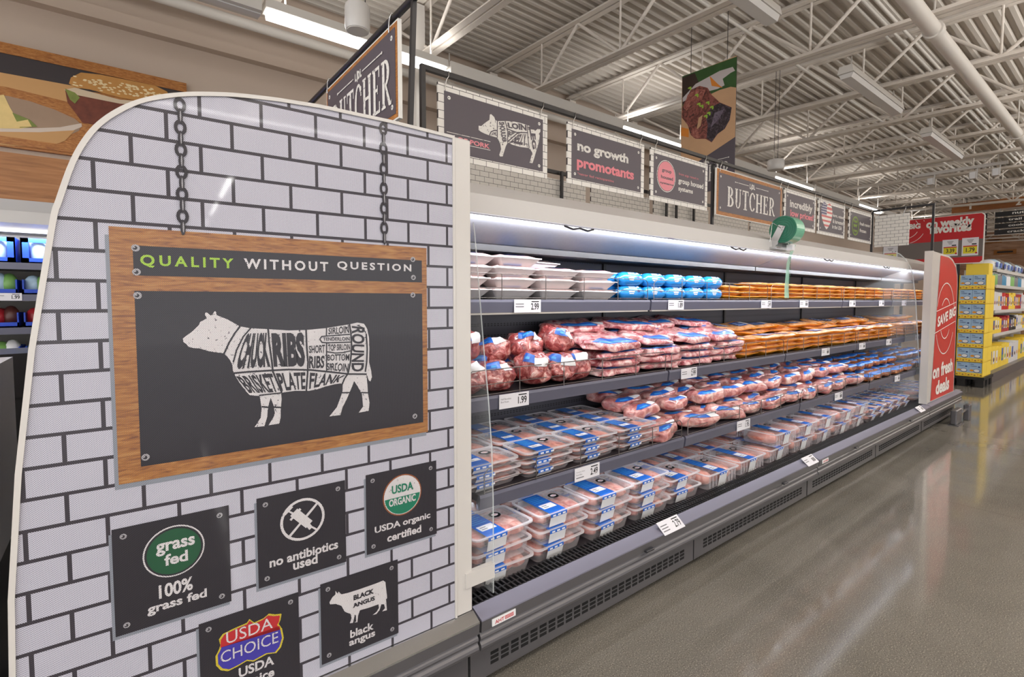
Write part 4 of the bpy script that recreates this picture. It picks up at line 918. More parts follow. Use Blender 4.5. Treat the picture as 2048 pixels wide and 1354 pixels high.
def d_group(b, W):
    q = onY(1331, 353, RY); c = (q.x - xe, q.z); b.poly(ell(c[0], c[1], .118, .118, 40), 0, f1); b.poly(ell(c[0], c[1], .112, .112, 40), 1, lambda u, v: (u, -.0077, v)); b.poly(ell(c[0], c[1], .108, .108, 40), 2, f2)
    f3 = lambda u, v: (u, -.0088, v)
    st(b, xe, 'group', (1322, 345), (1341, 350), (1322, 338), 1, 0.03, f3); st(b, xe, 'housed', (1320, 357), (1344, 362), (1320, 350), 1, 0.03, f3); st(b, xe, 'systems', (1318, 368), (1345, 374), (1318, 363), 1, 0.03, f3)
    st(b, xe, 'from pigs raised in', (1356, 351), (1395, 362), (1356, 345), 3, 0.0); st(b, xe, 'group housed', (1355, 370), (1405, 381), (1355, 356), 0, 0.03); st(b, xe, 'systems', (1355, 384), (1384, 391), (1355, 373), 0, 0.03)
sign('hanging_sign', 'hanging brick-bordered sign with a pink circle reading group housed systems', xe, xf, SZ0, SZ1, RY, 'brick_sign', 'print_dark', d_group, ('worn_white', 'print_dark', 'print_pink', 'worn_pink'), rz=RZ)
def logo_rule(b, cx, z, w, fn, mi, h):
    """the small slanted word between two thin rules"""
    x = cx - h * 1.0
    for s, ww, dz, tilt in (('L', .5, 0, 0), ('I', .26, .28, .25), ('D', .62, 0, 0), ('L', .5, 0, 0)):
        b.text(s, 0, 0, 1, 1, fn, mi, 0.06, 1.0, (lambda x=x, ww=ww, dz=dz, tilt=tilt: lambda a, c: (x + a * ww * h + tilt * c * h * .4, z + dz * h * (0.0) - (0.22 * h if tilt else 0) + c * h * (1.35 if tilt else 1)))())
        x += (ww + .1) * h
    for s in (-1, 1):
        for q in stroke([(cx + s * h * 1.5, z + h * .5), (cx + s * w / 2, z + h * .5)], .005): b.poly(q, mi, fn)
        b.poly(ell(cx + s * w / 2, z + h * .5, .006, .006, 8), mi, fn)
xg, xh = X_(1431), X_(1563)
def d_but(b, W):
    butcher(b, W * .145, SZ0 + .075, W * .87, SZ0 + .245, f1, 0); logo_rule(b, W * .5, SZ0 + .275, W * .5, f1, 0, .045)
sign('hanging_sign', 'hanging wood-bordered BUTCHER sign in the middle of the front row', xg, xh, SZ0 - .015, SZ1, RY, 'board_wood', 'print_dark', d_but, ('worn_white',), rz=RZ)
xi, xj = X_(1567.5), X_(1631)
def d_inc(b, W):
    st(b, xi, 'incredibly', (1578, 418), (1623, 430), (1578, 398), 0, 0.03); st(b, xi, 'low prices!', (1579, 435), (1625, 447), (1579, 418), 1, 0.03)
sign('hanging_sign', 'hanging brick-bordered sign reading incredibly low prices', xi, xj, SZ0, SZ1, RY, 'brick_sign', 'print_dark', d_inc, ('worn_white', 'worn_pink'), rz=RZ)
xk, xl = X_(1636), X_(1690)
def d_heart(b, W):
    q = onY(1652, 436.5, RY); cx, cz = q.x - xk, q.z; N = 44; S = .135
    H = lambda x, y: (x * x + y * y - 1) ** 3 - x * x * y ** 3
    for i in range(N):
        for j in range(N):
            x = -1.2 + 2.4 * (i + .5) / N; y = -1.05 + 2.3 * (j + .5) / N
            if H(x, y) <= 0:
                mi = 2 if (x < 0.0 and y > 0.18) else (0 if int((y + 1.05) / 0.18) % 2 else 1)
                if mi == 2 and (i % 4 < 2 and j % 4 < 2): mi = 0
                u0, u1, v0, v1 = (cx + S * (-1.2 + 2.4 * i / N), cx + S * (-1.2 + 2.4 * (i + 1) / N), cz + S * 1.0 * (-1.05 + 2.3 * j / N), cz + S * 1.0 * (-1.05 + 2.3 * (j + 1) / N))
                b.add([f1(u0, v0), f1(u1, v0), f1(u1, v1), f1(u0, v1)], [(0, 1, 2, 3)], mi)
    st(b, xk, 'born, raised', (1664, 434), (1686, 440), (1664, 427), 0, 0.02); st(b, xk, '& harvested', (1664, 446), (1685, 451), (1664, 438), 0, 0.02); st(b, xk, 'in the USA', (1663, 457), (1682, 461), (1663, 449), 0, 0.02)
plain('flag_blue', C(70, 68, 110), 0.5); plain('flag_red', C(206, 110, 110), 0.5)
sign('hanging_sign', 'hanging brick-bordered sign with a flag-patterned heart', xk, xl, SZ0, SZ1, RY, 'brick_sign', 'print_dark', d_heart, ('sign_white', 'flag_red', 'flag_blue'), rz=RZ)
xm, xn = X_(1698.5), X_(1744)
def d_fresh(b, W):
    q = onY(1709.5, 452, RY); cx, cz = q.x - xm, q.z
    for r0, r1 in ((.115, .107), (.100, .096)):
        for p in ring(cx, cz, (r0, r0), (r1, r1), 30): b.poly(p, 0, f1)
    for s, z in (('fresh', .04), ('never', -.015), ('frozen', -.072)): b.text(s, cx - .06, cz + z, cx + .06, cz + z + .035, f1, 0, 0.02)
    st(b, xm, 'fresh never', (1718, 451), (1739, 455), (1718, 444), 1, 0.03); st(b, xm, 'frozen', (1718, 464), (1731, 467), (1718, 457), 1, 0.03)
sign('hanging_sign', 'hanging brick-bordered sign with a green circle reading fresh never frozen', xm, xn, SZ0, SZ1, RY, 'brick_sign', 'print_dark', d_fresh, ('print_green', 'worn_white'), rz=RZ)
ya_, yb_ = onX(1748, 495, 7.8).y, onX(1820, 424, 7.8).y
sign('hanging_sign', 'plain white brick-patterned sign back hanging over the far end case', ya_, yb_, 2.20, 2.60, 7.8, 'brick_sign', None, facing='X', rz=RZ)
# the first BUTCHER sign, square to the row
def d_but2(b, W):
    butcher(b, W * .12, NZ0 + .065, W * .93, NZ0 + .245, f1, 0); logo_rule(b, W * .52, NZ0 + .265, W * .62, f1, 0, .034)
NZ0, NZ1 = 2.172, 2.528
sign('hanging_sign', 'tall wood-bordered BUTCHER sign above the brick end panel', 2.53, 1.735, NZ0, NZ1, 0.84, 'board_wood', 'print_dark', d_but2, ('worn_white',), facing='X', rz=RZN, m=0.022)
# white edging of that sign
# second row: backs of the signs that face the wall aisle
for k, (a, b_) in enumerate(((1.45, 3.46), (3.53, 4.42), (4.49, 5.55), (5.62, 6.5), (6.56, 7.6))):
    sign('hanging_sign', ('brick-patterned sign back below the pig sign, second row', 'brick-patterned sign back below no growth promotants, second row', 'brick-patterned sign back below the wood BUTCHER sign, second row', 'brick-patterned sign back behind the green roll, second row', 'brick-patterned sign back below the heart sign, second row')[k], a, b_, 2.17, 2.575, 3.3, 'brick_sign', None, rz=2.635)

# tall photo banner hanging from the roof
by0, by1, bz1_, bz0_ = 3.18, 2.58, 3.875, 2.62
t = thing('hanging_banner', 'tall hanging banner with a picture of grilled meat above the word BUTCHER', 'banner', (4.8, by0, 0), rad(-90))
BW = by0 - by1
MB().box((0, -0.003, bz0_), (BW, 0.003, bz1_)).build('cloth', 'print_dark', t)
mottled('banner_meat', [(0.3, C(46, 26, 26)), (0.45, C(104, 52, 44)), (0.6, C(150, 86, 74)), (0.75, C(70, 50, 60))], 14, 0.5, 0.0, 2.5, 0.0)
mottled('banner_char', [(0.3, C(20, 16, 20)), (0.5, C(46, 34, 40)), (0.62, C(86, 72, 84)), (0.8, C(40, 24, 22))], 26, 0.5, 0.0, 1.5, 0.0); mottled('banner_slice', [(0.3, C(96, 48, 42)), (0.5, C(150, 84, 72)), (0.65, C(186, 124, 108)), (0.8, C(110, 56, 48))], 22, 0.5, 0.0, 1.5, 0.0); mottled('banner_gleam', [(0.3, C(70, 58, 74)), (0.5, C(120, 108, 122)), (0.7, C(46, 36, 44))], 30, 0.4, 0.0, 1.0, 0.0)
plain('banner_board', C(196, 156, 118), 0.6, var=0.12, scale=6); plain('banner_green', C(52, 88, 40), 0.6, var=0.4, scale=9); plain('banner_cloth', C(196, 186, 184), 0.6, var=0.08, scale=4); plain('banner_orange', C(214, 130, 44), 0.6, var=0.2, scale=9); plain('banner_dark', C(54, 38, 30), 0.6, var=0.3, scale=6)
def bf(k): return lambda u, v: (u, -0.0035 - 0.0006 * k, v)
def bq(pts): return [(max(0.0, min(BW, by0 - onX(x, y, 4.8).y)), onX(x, y, 4.8).z) for x, y in pts]
b = MB()
b.poly([(0, 3.02), (0.16, 2.93), (BW, 3.10), (BW, bz1_), (0, bz1_)], 0, bf(1)); b.build('printed_board', 'banner_board', t)
b = MB(); b.poly(bq([(1365, 153), (1475, 113), (1475, 170), (1440, 180), (1365, 215)]), 0, bf(2)); b.poly(bq([(1365, 156), (1390, 146), (1400, 170), (1380, 200), (1365, 210)]), 1, bf(3)); b.poly(bq([(1392, 168), (1440, 142), (1466, 134), (1474, 146), (1470, 160), (1436, 178), (1405, 186), (1366, 204), (1366, 196)]), 2, bf(3)); b.build('printed_backdrop', ['banner_green', 'banner_dark', 'banner_cloth'], t)
b = MB(); b.poly(bq([(1420, 152), (1436, 168), (1446, 176), (1424, 172)]), 0, bf(5)); b.poly(bq([(1446, 158), (1462, 146), (1474, 140), (1474, 175), (1450, 172)]), 1, bf(4)); b.poly(bq([(1362, 255), (1378, 258), (1378, 275), (1362, 272)]), 0, bf(3)); b.build('printed_vegetables', ['banner_orange', 'banner_green'], t)
b = MB(); b.poly(bq([(1365, 215), (1382, 180), (1400, 172), (1416, 176), (1424, 190), (1440, 205), (1464, 215), (1460, 240), (1450, 258), (1436, 268), (1424, 285), (1412, 278), (1392, 278), (1382, 270), (1376, 250), (1364, 235)]), 0, bf(4)); b.poly(bq([(1424, 214), (1440, 206), (1464, 216), (1460, 240), (1450, 258), (1436, 268), (1424, 284), (1414, 276), (1416, 250), (1412, 232)]), 1, bf(5)); b.poly(bq([(1376, 190), (1394, 178), (1412, 180), (1404, 200), (1386, 206), (1374, 222), (1368, 216)]), 2, bf(5)); b.poly(bq([(1398, 236), (1406, 230), (1402, 252), (1394, 260)]), 3, bf(6)); b.poly(bq([(1430, 226), (1450, 218), (1440, 236), (1422, 256)]), 4, bf(6)); b.poly(bq([(1382, 262), (1394, 256), (1402, 276), (1388, 276)]), 2, bf(6))
b.build('printed_meat', ['banner_meat', 'banner_char', 'banner_slice', 'banner_board', 'banner_gleam'], t)
b = MB()
for x, y in ((1398, 208), (1404, 212), (1416, 205), (1424, 214), (1418, 226), (1412, 232), (1394, 190), (1380, 176)):
    q = bq([(x, y)])[0]; b.poly(ell(q[0], q[1], .022, .010, 10), 0, bf(5)); b.poly(ell(q[0] + .012, q[1] - .012, .010, .018, 10), 0, bf(5))
b.build('printed_herbs', 'print_green', t)
b = MB(); butcher(b, 0.03, 2.72, BW - .05, 2.885, bf(6), 0); logo_rule(b, BW / 2, 2.905, BW * .8, bf(6), 0, .028); b.build('lettering', 'worn_white', t)
for u in (0.1, BW - 0.1): MB().tube([(u, 0, bz1_), (u, 0, 4.47)], 0.003, 5).build('hanger', 'black_metal', t)

# ------------------------------------------------------------------ roll of produce bags on the canopy
t = thing('bag_roll_holder', 'metal bracket on the canopy holding the big green bag roll', 'bracket', (3.80, 1.68, 1.885))
for x in (-0.09, 0.075): MB().loft([[(x, 0.0, 0.0), (x + .014, 0.0, 0.0), (x + .014, 0.06, 0.0), (x, 0.06, 0.0)], [(x, -0.065, 0.14), (x + .014, -0.065, 0.14), (x + .014, -0.02, 0.155), (x, -0.02, 0.155)]]).build('arm', 'chrome', t)
MB().tube([(-0.10, -0.04, 0.123), (0.10, -0.04, 0.123)], 0.008, 10).build('axle', 'chrome', t)
MB().box((-0.13, -0.03, -0.012), (0.127, 0.03, 0.0)).build('base_plate', 'chrome', t); MB().box((0.02, -0.07, -0.02), (0.06, -0.03, 0.02)).build('cutter_clip', 'label_white', t)
MB().tube([(-0.10, -0.04, 0.13), (-0.19, -0.02, 0.16), (-0.195, -0.01, 0.03)], 0.003, 6).build('wire_arm', 'chrome', t)
t = thing('bag_roll', 'large green roll of plastic bags with a pale strip hanging down', 'bag roll', (3.795, 1.64, 2.008))
mr = Matrix.Rotation(rad(90), 4, 'Y'); b = MB()
b.lathe([(0.015, -0.068), (0.092, -0.068), (0.095, -0.064), (0.095, 0.064), (0.092, 0.068), (0.015, 0.068)], 40, 0, mr, False)
for i in range(40 * 2, 40 * 3): b.m[i] = 1
b.build('roll', ['roll_green', 'roll_outer'], t)
b = MB()
for r in (0.035, 0.05, 0.065, 0.08):
    for q in ring(0, 0, (r + .002, r + .002), (r, r), 36): b.add([(-0.0692, u, v) for u, v in q], [(0, 1, 2, 3)])
b.build('winding_lines', 'roll_dark_green', t)
pts = [(-.03, .005, -.095), (-.05, .035, -.17), (-.06, .05, -.23), (-.06, .05, -.32), (-.058, .05, -.40), (-.06, .045, -.485)]
b = MB(); rg = [[(.14 + (0.026 if i < 5 else .034) * s, y - 0.004 * (1 - abs(s)) * 2 + .006 * math.sin(3 * s + i), z) for s in (-1, -.5, 0, .5, 1)] for i, (x, y, z) in enumerate(pts)]
vs = [p for r in rg for p in r]; b.add(vs, [(i * 5 + j, i * 5 + j + 1, i * 5 + j + 6, i * 5 + j + 5) for i in range(5) for j in range(4)], 0, True); b.build('hanging_strip', 'strip_green', t)
b = MB(); rs = random.Random(4)
for i in range(22): z = -.19 - .012 * i; b.box((.130 + rs.random() * .008, .030, z), (.145 + rs.random() * .008, .0305, z + .006))
b.build('printed_text', 'roll_dark_green', t)

# ------------------------------------------------------------------ far end: red panel, guard, pallet, signs, shelving, far wall fittings
def q15(pts): return [(onY(x, y, 1.5).x, onY(x, y, 1.5).z) for x, y in pts]
t = thing('save_big_panel', 'red end panel reading SAVE BIG on fresh deals, at the far end of the case', 'end panel', (0, 1.5, 0))
o1 = [(7.012, 0.365), (8.24, 0.365), (8.20, 1.70), (8.17, 1.82), (8.08, 1.93), (7.9, 2.0), (7.72, 2.03), (7.012, 2.045)]
MB().slab(o1, 0.05).build('white_core', 'white_trim', t)
MB().poly([(7.16, 0.375), (8.21, 0.375), (8.17, 1.70), (8.14, 1.81), (8.06, 1.91), (7.88, 1.98), (7.7, 2.01), (7.34, 2.015)], 0, lambda u, v: (u, -0.002, v)).build('red_face', 'red_panel', t)
MB().box((6.965, -0.01, 0.365), (7.012, 0.06, 2.045)).build('edge_post', 'white_trim', t)
b = MB(); fr = lambda u, v: (u, -0.004, v)
def rt(b, s, bl, br, top, bold=0.04):
    a = onY(*bl, 1.5); c = onY(*br, 1.5); d = onY(*top, 1.5); e = onY(br[0], br[1] - (bl[1] - top[1]) * 0.9, 1.5)
    b.text(s, 0, 0, 1, 1, fr, 0, bold, 1.0, lambda p, q: ((a.x * (1 - p) + c.x * p), (a.z * (1 - p) + c.z * p) * (1 - q) + (d.z * (1 - p) + (d.z + c.z - a.z) * p) * q))
rt(b, 'SAVE BIG', (1874, 655), (1910, 631), (1874, 634)); rt(b, 'on fresh', (1864, 760), (1904, 742), (1864, 731)); rt(b, 'deals', (1870, 791), (1897, 778), (1870, 763))
for pts in ([(1872, 623), (1912, 604)], [(1868, 667), (1910, 642)]):
    for q in stroke(q15(pts), .008): b.poly(q, 0, fr)
for rr, a0, a1 in ((.42, 20, 160), (.42, 205, 335), (.24, 40, 140), (.24, 215, 325)):
    c = q15([(1890, 637)])[0]
    for q in ring(c[0], c[1], (rr, rr), (rr - .012, rr - .012), 26, a0, a1): b.poly(q, 0, fr)
b.build('lettering', 'sign_white', t)
t = cases[2]
MB().box((1.5, 1.56, 0.0), (1.6, 2.29, 0.3)).build('end_panel', 'case_grey', t); MB().box((1.5, 1.50, 0.3), (1.64, 2.29, 0.345)).build('end_ledge', 'chrome', t)
t = thing('corner_guard', 'bolted metal bumper guard on the floor at the far corner of the case', 'guard', (8.0, 1.42, 0))
MB().box((-0.16, -0.05, 0), (0.16, 0.05, 0.012)).build('base_plate', 'case_grey', t); MB().box((-0.15, -0.03, 0.012), (0.13, 0.03, 0.19), 0, None, 0.01).build('rail_block', 'case_grey', t)
MB().box((0.35, -0.06, 0.0), (0.47, 0.0, 0.20), 0, None, 0.008).build('end_post', 'case_grey', t); MB().box((0.12, -0.04, 0.13), (0.36, -0.02, 0.16)).build('tie_bar', 'chrome', t)

PX, PYn, PYf = 11.71, 1.765, 2.12
t = thing('pallet', 'black plastic pallet under the yellow cracker cartons', 'pallet', (PX, PYn, 0))
MB().box((-0.02, -0.03, 0.13), (0.78, 0.60, 0.178)).build('deck', 'pallet_black', t)
for i, x in enumerate((0.0, 0.31, 0.62)):
    for yy in (-0.02, 0.22, 0.47): MB().box((x, yy, 0.0), (x + 0.13, yy + 0.11, 0.13)).build('foot', 'pallet_black', t)
def carton_proto():
    t = thing('cracker_carton', 'x', 'carton', (0, 0, 0)); W, D, H = 0.355, 0.36, 0.252
    b = MB(); b.box((0, 0, 0), (D, W, 0.012)); b.box((0, 0, 0), (0.008, W, 0.07)); b.box((D - .008, 0, 0), (D, W, H)); b.box((0, 0, 0), (D, 0.008, H)); b.box((0, W - 0.008, 0), (D, W, H)); b.build('tray', 'carton_yellow', t)
    b = MB()
    for k in range(9): b.poly(ell(W * (k + .5) / 9, 0.03 + .012 * (k % 2), .013, .011, 10), k % 2, lambda u, v: (-0.0015, W - u, v))
    b.build('tray_print', ['print_wood', 'foam_yellow'], t)
    for k in range(2):
        y0 = 0.010 + k * 0.169
        bx = MB().box((0.012, y0, 0.014), (0.345, y0 + 0.166, H - 0.004), 0).build('cracker_box', 'carton_blue', t)
        b = MB(); f = lambda u, v: (0.0105, y0 + 0.166 - u, v)
        b.text('Pita', 0.02, 0.205, 0.06, 0.225, f, 0, 0.02); b.text('Crackers', 0.02, 0.175, 0.10, 0.197, f, 0, 0.02)
        f2_ = lambda u, v: (0.0100, y0 + 0.166 - u, v); f3_ = lambda u, v: (0.0095, y0 + 0.166 - u, v)
        b.poly(ell(.10, .105, .045, .034, 20), 1, f2_); b.poly(ell(.10, .108, .038, .026, 20), 2, f3_); b.poly(ell(.035, .11, .026, .018, 14), 3, f2_); b.poly(ell(.13, .175, .016, .012, 12), 1, f2_)
        b.build('box_print', ['label_dark', 'label_dark', 'label_white', 'foam_yellow'], bx)
    return t
cp = carton_proto(); first = True
for l in range(7):
    for k in range(2):
        x = PX + 0.365 * k; z = 0.179 + 0.254 * l
        lab = f'yellow carton of pita cracker boxes, {"front" if k == 0 else "rear"} column of the pallet stack, {("bottom", "second", "third", "fourth", "fifth", "sixth", "top")[l]} layer'
        if first: cp.location = (x, PYn, z); cp['label'] = lab; cp['group'] = 'cartons stacked on the pallet'; first = False
        else: dup(cp, (x, PYn, z), (0, 0, 0), lab, 'cartons stacked on the pallet')
tag(MB().box((12.07, 1.80, 1.958), (12.42, 2.10, 2.165)).build('yellow_carton', 'carton_yellow'), 'plain yellow carton lying on top of the cracker carton stack', 'carton')

# weekly favorites sign
SX = 12.0
t = thing('promo_sign', 'red and grey sign reading on weekly favorites with yellow price cards', 'sign', (SX, 3.35, 0), rad(-90)); WY = 3.35 - 1.865
g = lambda x, y: (3.35 - onX(x, y, SX).y, onX(x, y, SX).z)
ps = [(0, 2.17), (WY - .05, 2.17), (WY - .015, 2.185), (WY, 2.22), (WY, 3.0), (WY - .015, 3.04), (WY - .05, 3.055), (0, 3.055)]
MB().slab(ps, 0.03).build('white_core', 'sign_white', t)
ins = [(max(0.0, min(WY - .012, u)), min(max(v, 2.18), 3.045)) for u, v in ps]
b = MB(); b.poly([(0, 2.60), (WY - .015, 2.60), (WY - .015, 3.01), (WY - .05, 3.045), (0, 3.045)], 0, lambda u, v: (u, -.002, v)); b.poly([(0, 2.185), (WY - .05, 2.185), (WY - .015, 2.22), (WY - .015, 2.29), (0, 2.29)], 0, lambda u, v: (u, -.002, v)); b.poly([(0, 2.29), (WY - .015, 2.29), (WY - .015, 2.60), (0, 2.60)], 1, lambda u, v: (u, -.002, v)); b.build('face', ['red_print', 'promo_grey'], t)
b = MB(); fp = lambda u, v: (u, -.004, v)
def pt(b, s, bl, br, top, bold=0.05):
    a = g(*bl); c = g(*br); d = g(*top); b.text(s, a[0], (a[1] + c[1]) / 2, c[0], (a[1] + c[1]) / 2 + d[1] - a[1], fp, 0, bold)
pt(b, 'on weekly', (1852, 462), (1948, 453.5), (1852, 441)); pt(b, 'favorites', (1858.6, 468), (1943, 462), (1858.6, 450)); pt(b, 'BIG', (1818, 460), (1841, 456), (1818, 449.5)); pt(b, 'SAVE', (1790, 463), (1814, 460), (1790, 452.5))
c = g(1812, 457)
for rr in (.30, .20):
    for a0, a1 in ((20, 150), (200, 335)):
        for q in ring(c[0], c[1], (rr, rr), (rr - .008, rr - .008), 24, a0, a1): b.poly([p for p in q], 0, fp) if all(2.6 < p[1] < 3.04 and p[0] > 0 for p in q) else None
b.build('lettering', 'sign_white', t)
for (x0, y0, x1, y1), price, lab in (((1884, 478, 1917, 513), '3.39', 'left'), ((1923, 474, 1958, 512), '1.79', 'right'), ((1766, 492, 1796, 524), '', 'hidden')):
    a = g(x0, y1); c = g(x1, y0); z0 = a[1]; z1 = c[1]; u0, u1 = a[0], c[0]
    b = MB(); b.box((u0, -.006, z0), (u1, -.002, z1), 0); hz = z1 - z0; wu = u1 - u0
    b.box((u0 + wu * .08, -.0065, z0 + hz * .12), (u1 - wu * .08, -.006, z0 + hz * .52), 1); b.box((u0 + wu * .08, -.0068, z0 + hz * .50), (u1 - wu * .08, -.006, z0 + hz * .56), 2)
    fq = lambda u, v: (u, -.0075, v)
    if price: b.text(price, u0 + wu * .26, z0 + hz * .2, u1 - wu * .22, z0 + hz * .44, fq, 3, 0.02)
    else: b.box((u0 + wu * .3, -.0075, z0 + hz * .2), (u1 - wu * .3, -.0066, z0 + hz * .42), 3)
    b.poly(ell(u1 - wu * .12, z0 + hz * .14, wu * .07, wu * .07, 12), 2, fq)
    for k in range(3): b.box((u0 + wu * (.3 + .05 * k), -.0072, z0 + hz * (.86 - .07 * k)), (u1 - wu * (.3 + .05 * k), -.006, z0 + hz * (.89 - .07 * k)), 4)
    b.box((u0 + wu * .6, -.0072, z0 + hz * .60), (u1 - wu * .12, -.006, z0 + hz * .67), 3)
    b.build('price_sheet', ['card_white', 'price_yellow', 'red_print', 'print_black', 'grey_text'], t)
for u in (0.3, WY - 0.36): MB().box((u, 0.03, 0), (u + .04, .07, 2.6)).build('pole', 'dark_metal', t)

# hanging aisle marker
AX = 18.0
t = thing('aisle_marker', 'hanging wooden aisle marker numbered 1 and 2 with black name boards', 'sign', (AX, 3.48, 0), rad(-90))
ga = lambda x, y: (3.48 - onX(x, y, AX).y, onX(x, y, AX).z)
MB().box((0, -0.03, 3.885), (3.6, 0.03, 4.125)).build('wooden_beam', 'beam_wood', t)
b = MB(); fa_ = lambda u, v: (u, -.034, v)
for s, bl, br, top in (('1', (1939, 419), (1943.5, 418), (1939, 407)), ('2', (2032, 411), (2043, 410), (2032, 398))):
    a = ga(*bl); c = ga(*br); d = ga(*top); b.text(s, a[0], a[1], c[0], d[1], fa_, 0, 0.04)
b.build('numbers', 'sign_white', t)
for k, (s, yy) in enumerate((('nuts', 3.735), ('trail mix', 3.58), ('cookies', 3.43), ('crackers', 3.275))):
    for col in range(2):
        u0, u1 = (0.02, 0.72) if col == 0 else (0.87, 2.4)
        bd = MB().box((u0, -0.012, yy - 0.06), (u1, 0.012, yy + 0.06)).build('name_board', 'print_black', t)
        if col == 1:
            b = MB(); a = ga((2025, 2017, 2017, 2015)[k], (424, 434, 445, 455)[k]); w_ = 0.28 + .05 * (len(s) - 4)
            b.text(s, a[0], yy - .025, a[0] + w_, yy + .035, lambda u, v: (u, -.0135, v), 0, 0.02); b.build('lettering', 'sign_white', bd)
for u in (0.06, 0.64, 0.95, 2.3): MB().box((u, -.004, 3.20), (u + .02, .004, 3.89)).build('strap', 'chrome', t)
for u in (0.3, 3.2): MB().tube([(u, 0, 4.12), (u, 0, roofz(2.5, 4.45))], .006, 6).build('hanger', 'dark_metal', t)

# dry-goods shelving along the next aisle
gx0, gx1, gy = 12.55, 20.0, 1.84
t = thing('gondola_shelving', 'grey gondola shelving along the next aisle behind the pallet', 'shelving', (gx0, gy, 0)); GL = gx1 - gx0
MB().box((0.5, 0.42, 0.0), (GL, 0.46, 2.1)).build('back_panel', 'white_steel', t); MB().box((0.0, -0.08, 0.0), (GL, 0.42, 0.17)).build('base', 'case_grey', t)
GZ = (0.87, 1.32, 1.80, 2.10)
for z in GZ:
    s = MB().box((0.5, 0.0, z - 0.03), (GL, 0.42, z)).build('shelf', 'white_steel', t); MB().box((0.5, -0.012, z - 0.05), (GL, 0.0, z + 0.01)).build('price_rail', 'cream_paint', s)
rs = random.Random(21); gi = 0
cols = {0: ('carton_yellow', 'carton_yellow', 'label_white', 'carton_yellow'), 1: ('carton_yellow', 'bag_red', 'print_black', 'label_white'), 2: ('label_white', 'red_print', 'carton_yellow', 'bag_red'), 3: ('bag_green', 'grey_text', 'box_teal', 'label_white')}
for zi, z in enumerate((0.17, 0.87, 1.32, 1.80)):
    x = gx0 + (0.55 if zi else 0.05); i = 0
    while x < gx0 + 5.6:
        wd = (0.30, 0.22, 0.20, 0.12)[zi]; h = (0.48, 0.33, 0.36, 0.27)[zi] * rs.uniform(.85, 1.0); mm = cols[zi][(i // 4) % 4]; i += 1
        t = thing(('tall_box', 'cereal_box', 'snack_box', 'canister')[zi], f'{("bottom-row tall box", "lower-shelf box", "middle-shelf box", "top-shelf canister")[zi]} on the gondola behind the pallet, {ORD[i] if i <= 30 else "thirtieth"} from its near end', ('box', 'box', 'box', 'canister')[zi], (x, gy + 0.02, z), 0, ('boxes on the gondola base', 'boxes on the lower gondola shelf', 'boxes on the middle gondola shelf', 'canisters on the top gondola shelf')[zi])
        if zi == 3:
            MB().lathe([(wd * .46, 0), (wd * .48, .01), (wd * .48, h - .04), (wd * .4, h - .03)], 14).build('body', mm, t, (wd / 2, .08, 0)); MB().lathe([(wd * .42, h - .03), (wd * .42, h), (wd * .38, h + .004)], 14).build('lid', 'label_white', t, (wd / 2, .08, 0))
        else:
            MB().box((0.004, 0, 0), (wd - 0.004, 0.30, h)).build('body', mm, t)
            MB().poly(rect(wd * .18, h * .25, wd * .82, h * .8), 0, lambda u, v: (u, -.001, v)).poly(ell(wd * .5, h * .42, wd * .22, h * .1, 12), 1, lambda u, v: (u, -.002, v)).build('front_print', [('label_white', 'carton_yellow', 'label_blue', 'label_white')[(i + zi) % 4], ('bag_red', 'bag_brown', 'foam_yellow', 'bag_green')[(i // 2) % 4]], t)
        x += wd
for k in range(12):
    t = thing('bulk_sack', f'pale printed sack on top of the gondola, {ORD[k + 1]} from the pallet', 'sack', (gx0 + .7 + .42 * k, gy + .2, 2.10), 0, 'sacks on top of the gondola')
    bagmesh(.40, .36, .20 + .03 * (k % 3), 50 + k).build('sack', ('label_white', 'tub_light', 'promo_grey')[k % 3], t); MB().box((-.1, -.182, .05), (.1, -.178, .14)).build('printed_patch', 'label_blue', t)
# far red disc sign and the notices on the plank wall
for k, (x, y, w_, lab) in enumerate(((1988, 482, .5, 'small brown notice fixed to the far plank wall under the aisle marker'), (2010, 504, .7, 'small dark lettered notice low on the far plank wall'))):
    q = onX(x, y, 29.97); t = thing('wall_notice', lab, 'sign', (29.97, q.y, q.z), rad(-90)); MB().box((-w_ / 2, -.02, -.1), (w_ / 2, .0, .1)).build('board', 'board_wood', t); MB().box((-w_ * .35, -.024, -.03), (w_ * .35, -.02, .04)).build('lettering_panel', 'print_black', t)

# ------------------------------------------------------------------ the packaged meat
def rr_ring(w, d, r, z, dx=0.0):
    return rrect((-w / 2 + dx, 0.0 + (0), ), (w / 2 + dx, d), r, 4, z)
def inset_ring(w, d, i, r, z): return rrect((-w / 2 + i, i), (w / 2 - i, d - i), max(r - i * .3, .004), 4, z)
def lumps(w, d, h, n, seed, fl=0.5):
    """several rounded cuts lying side by side in a tray"""
    b = MB(); rs = random.Random(seed)
    for k in range(n):
        cx = -w / 2 + w * (k + .5) / n; rx = w / n * .62; N1, N2 = 10, 6; rings = []
        for i in range(N2 + 1):
            th = math.pi * i / N2; z = h * .5 * (1 - math.cos(th)); s_ = max(math.sin(th), .02) ** .6; ring_ = []
            for j in range(N1):
                a = 2 * math.pi * j / N1; q = 1 + .22 * noise.noise(Vector((math.cos(a) * 1.3 + k * 3 + seed, math.sin(a) * 1.3, th)))
                ring_.append((cx + rx * s_ * math.cos(a) * q + .010 * math.sin(3 * th + k), d * .5 + d * .47 * s_ * math.copysign(abs(math.sin(a)) ** .7, math.sin(a)) * (1 - .1 * q + .1), z * (0.86 + .14 * q)))
            rings.append(ring_)
        b.loft(rings, 0, True, None, True)
    return b
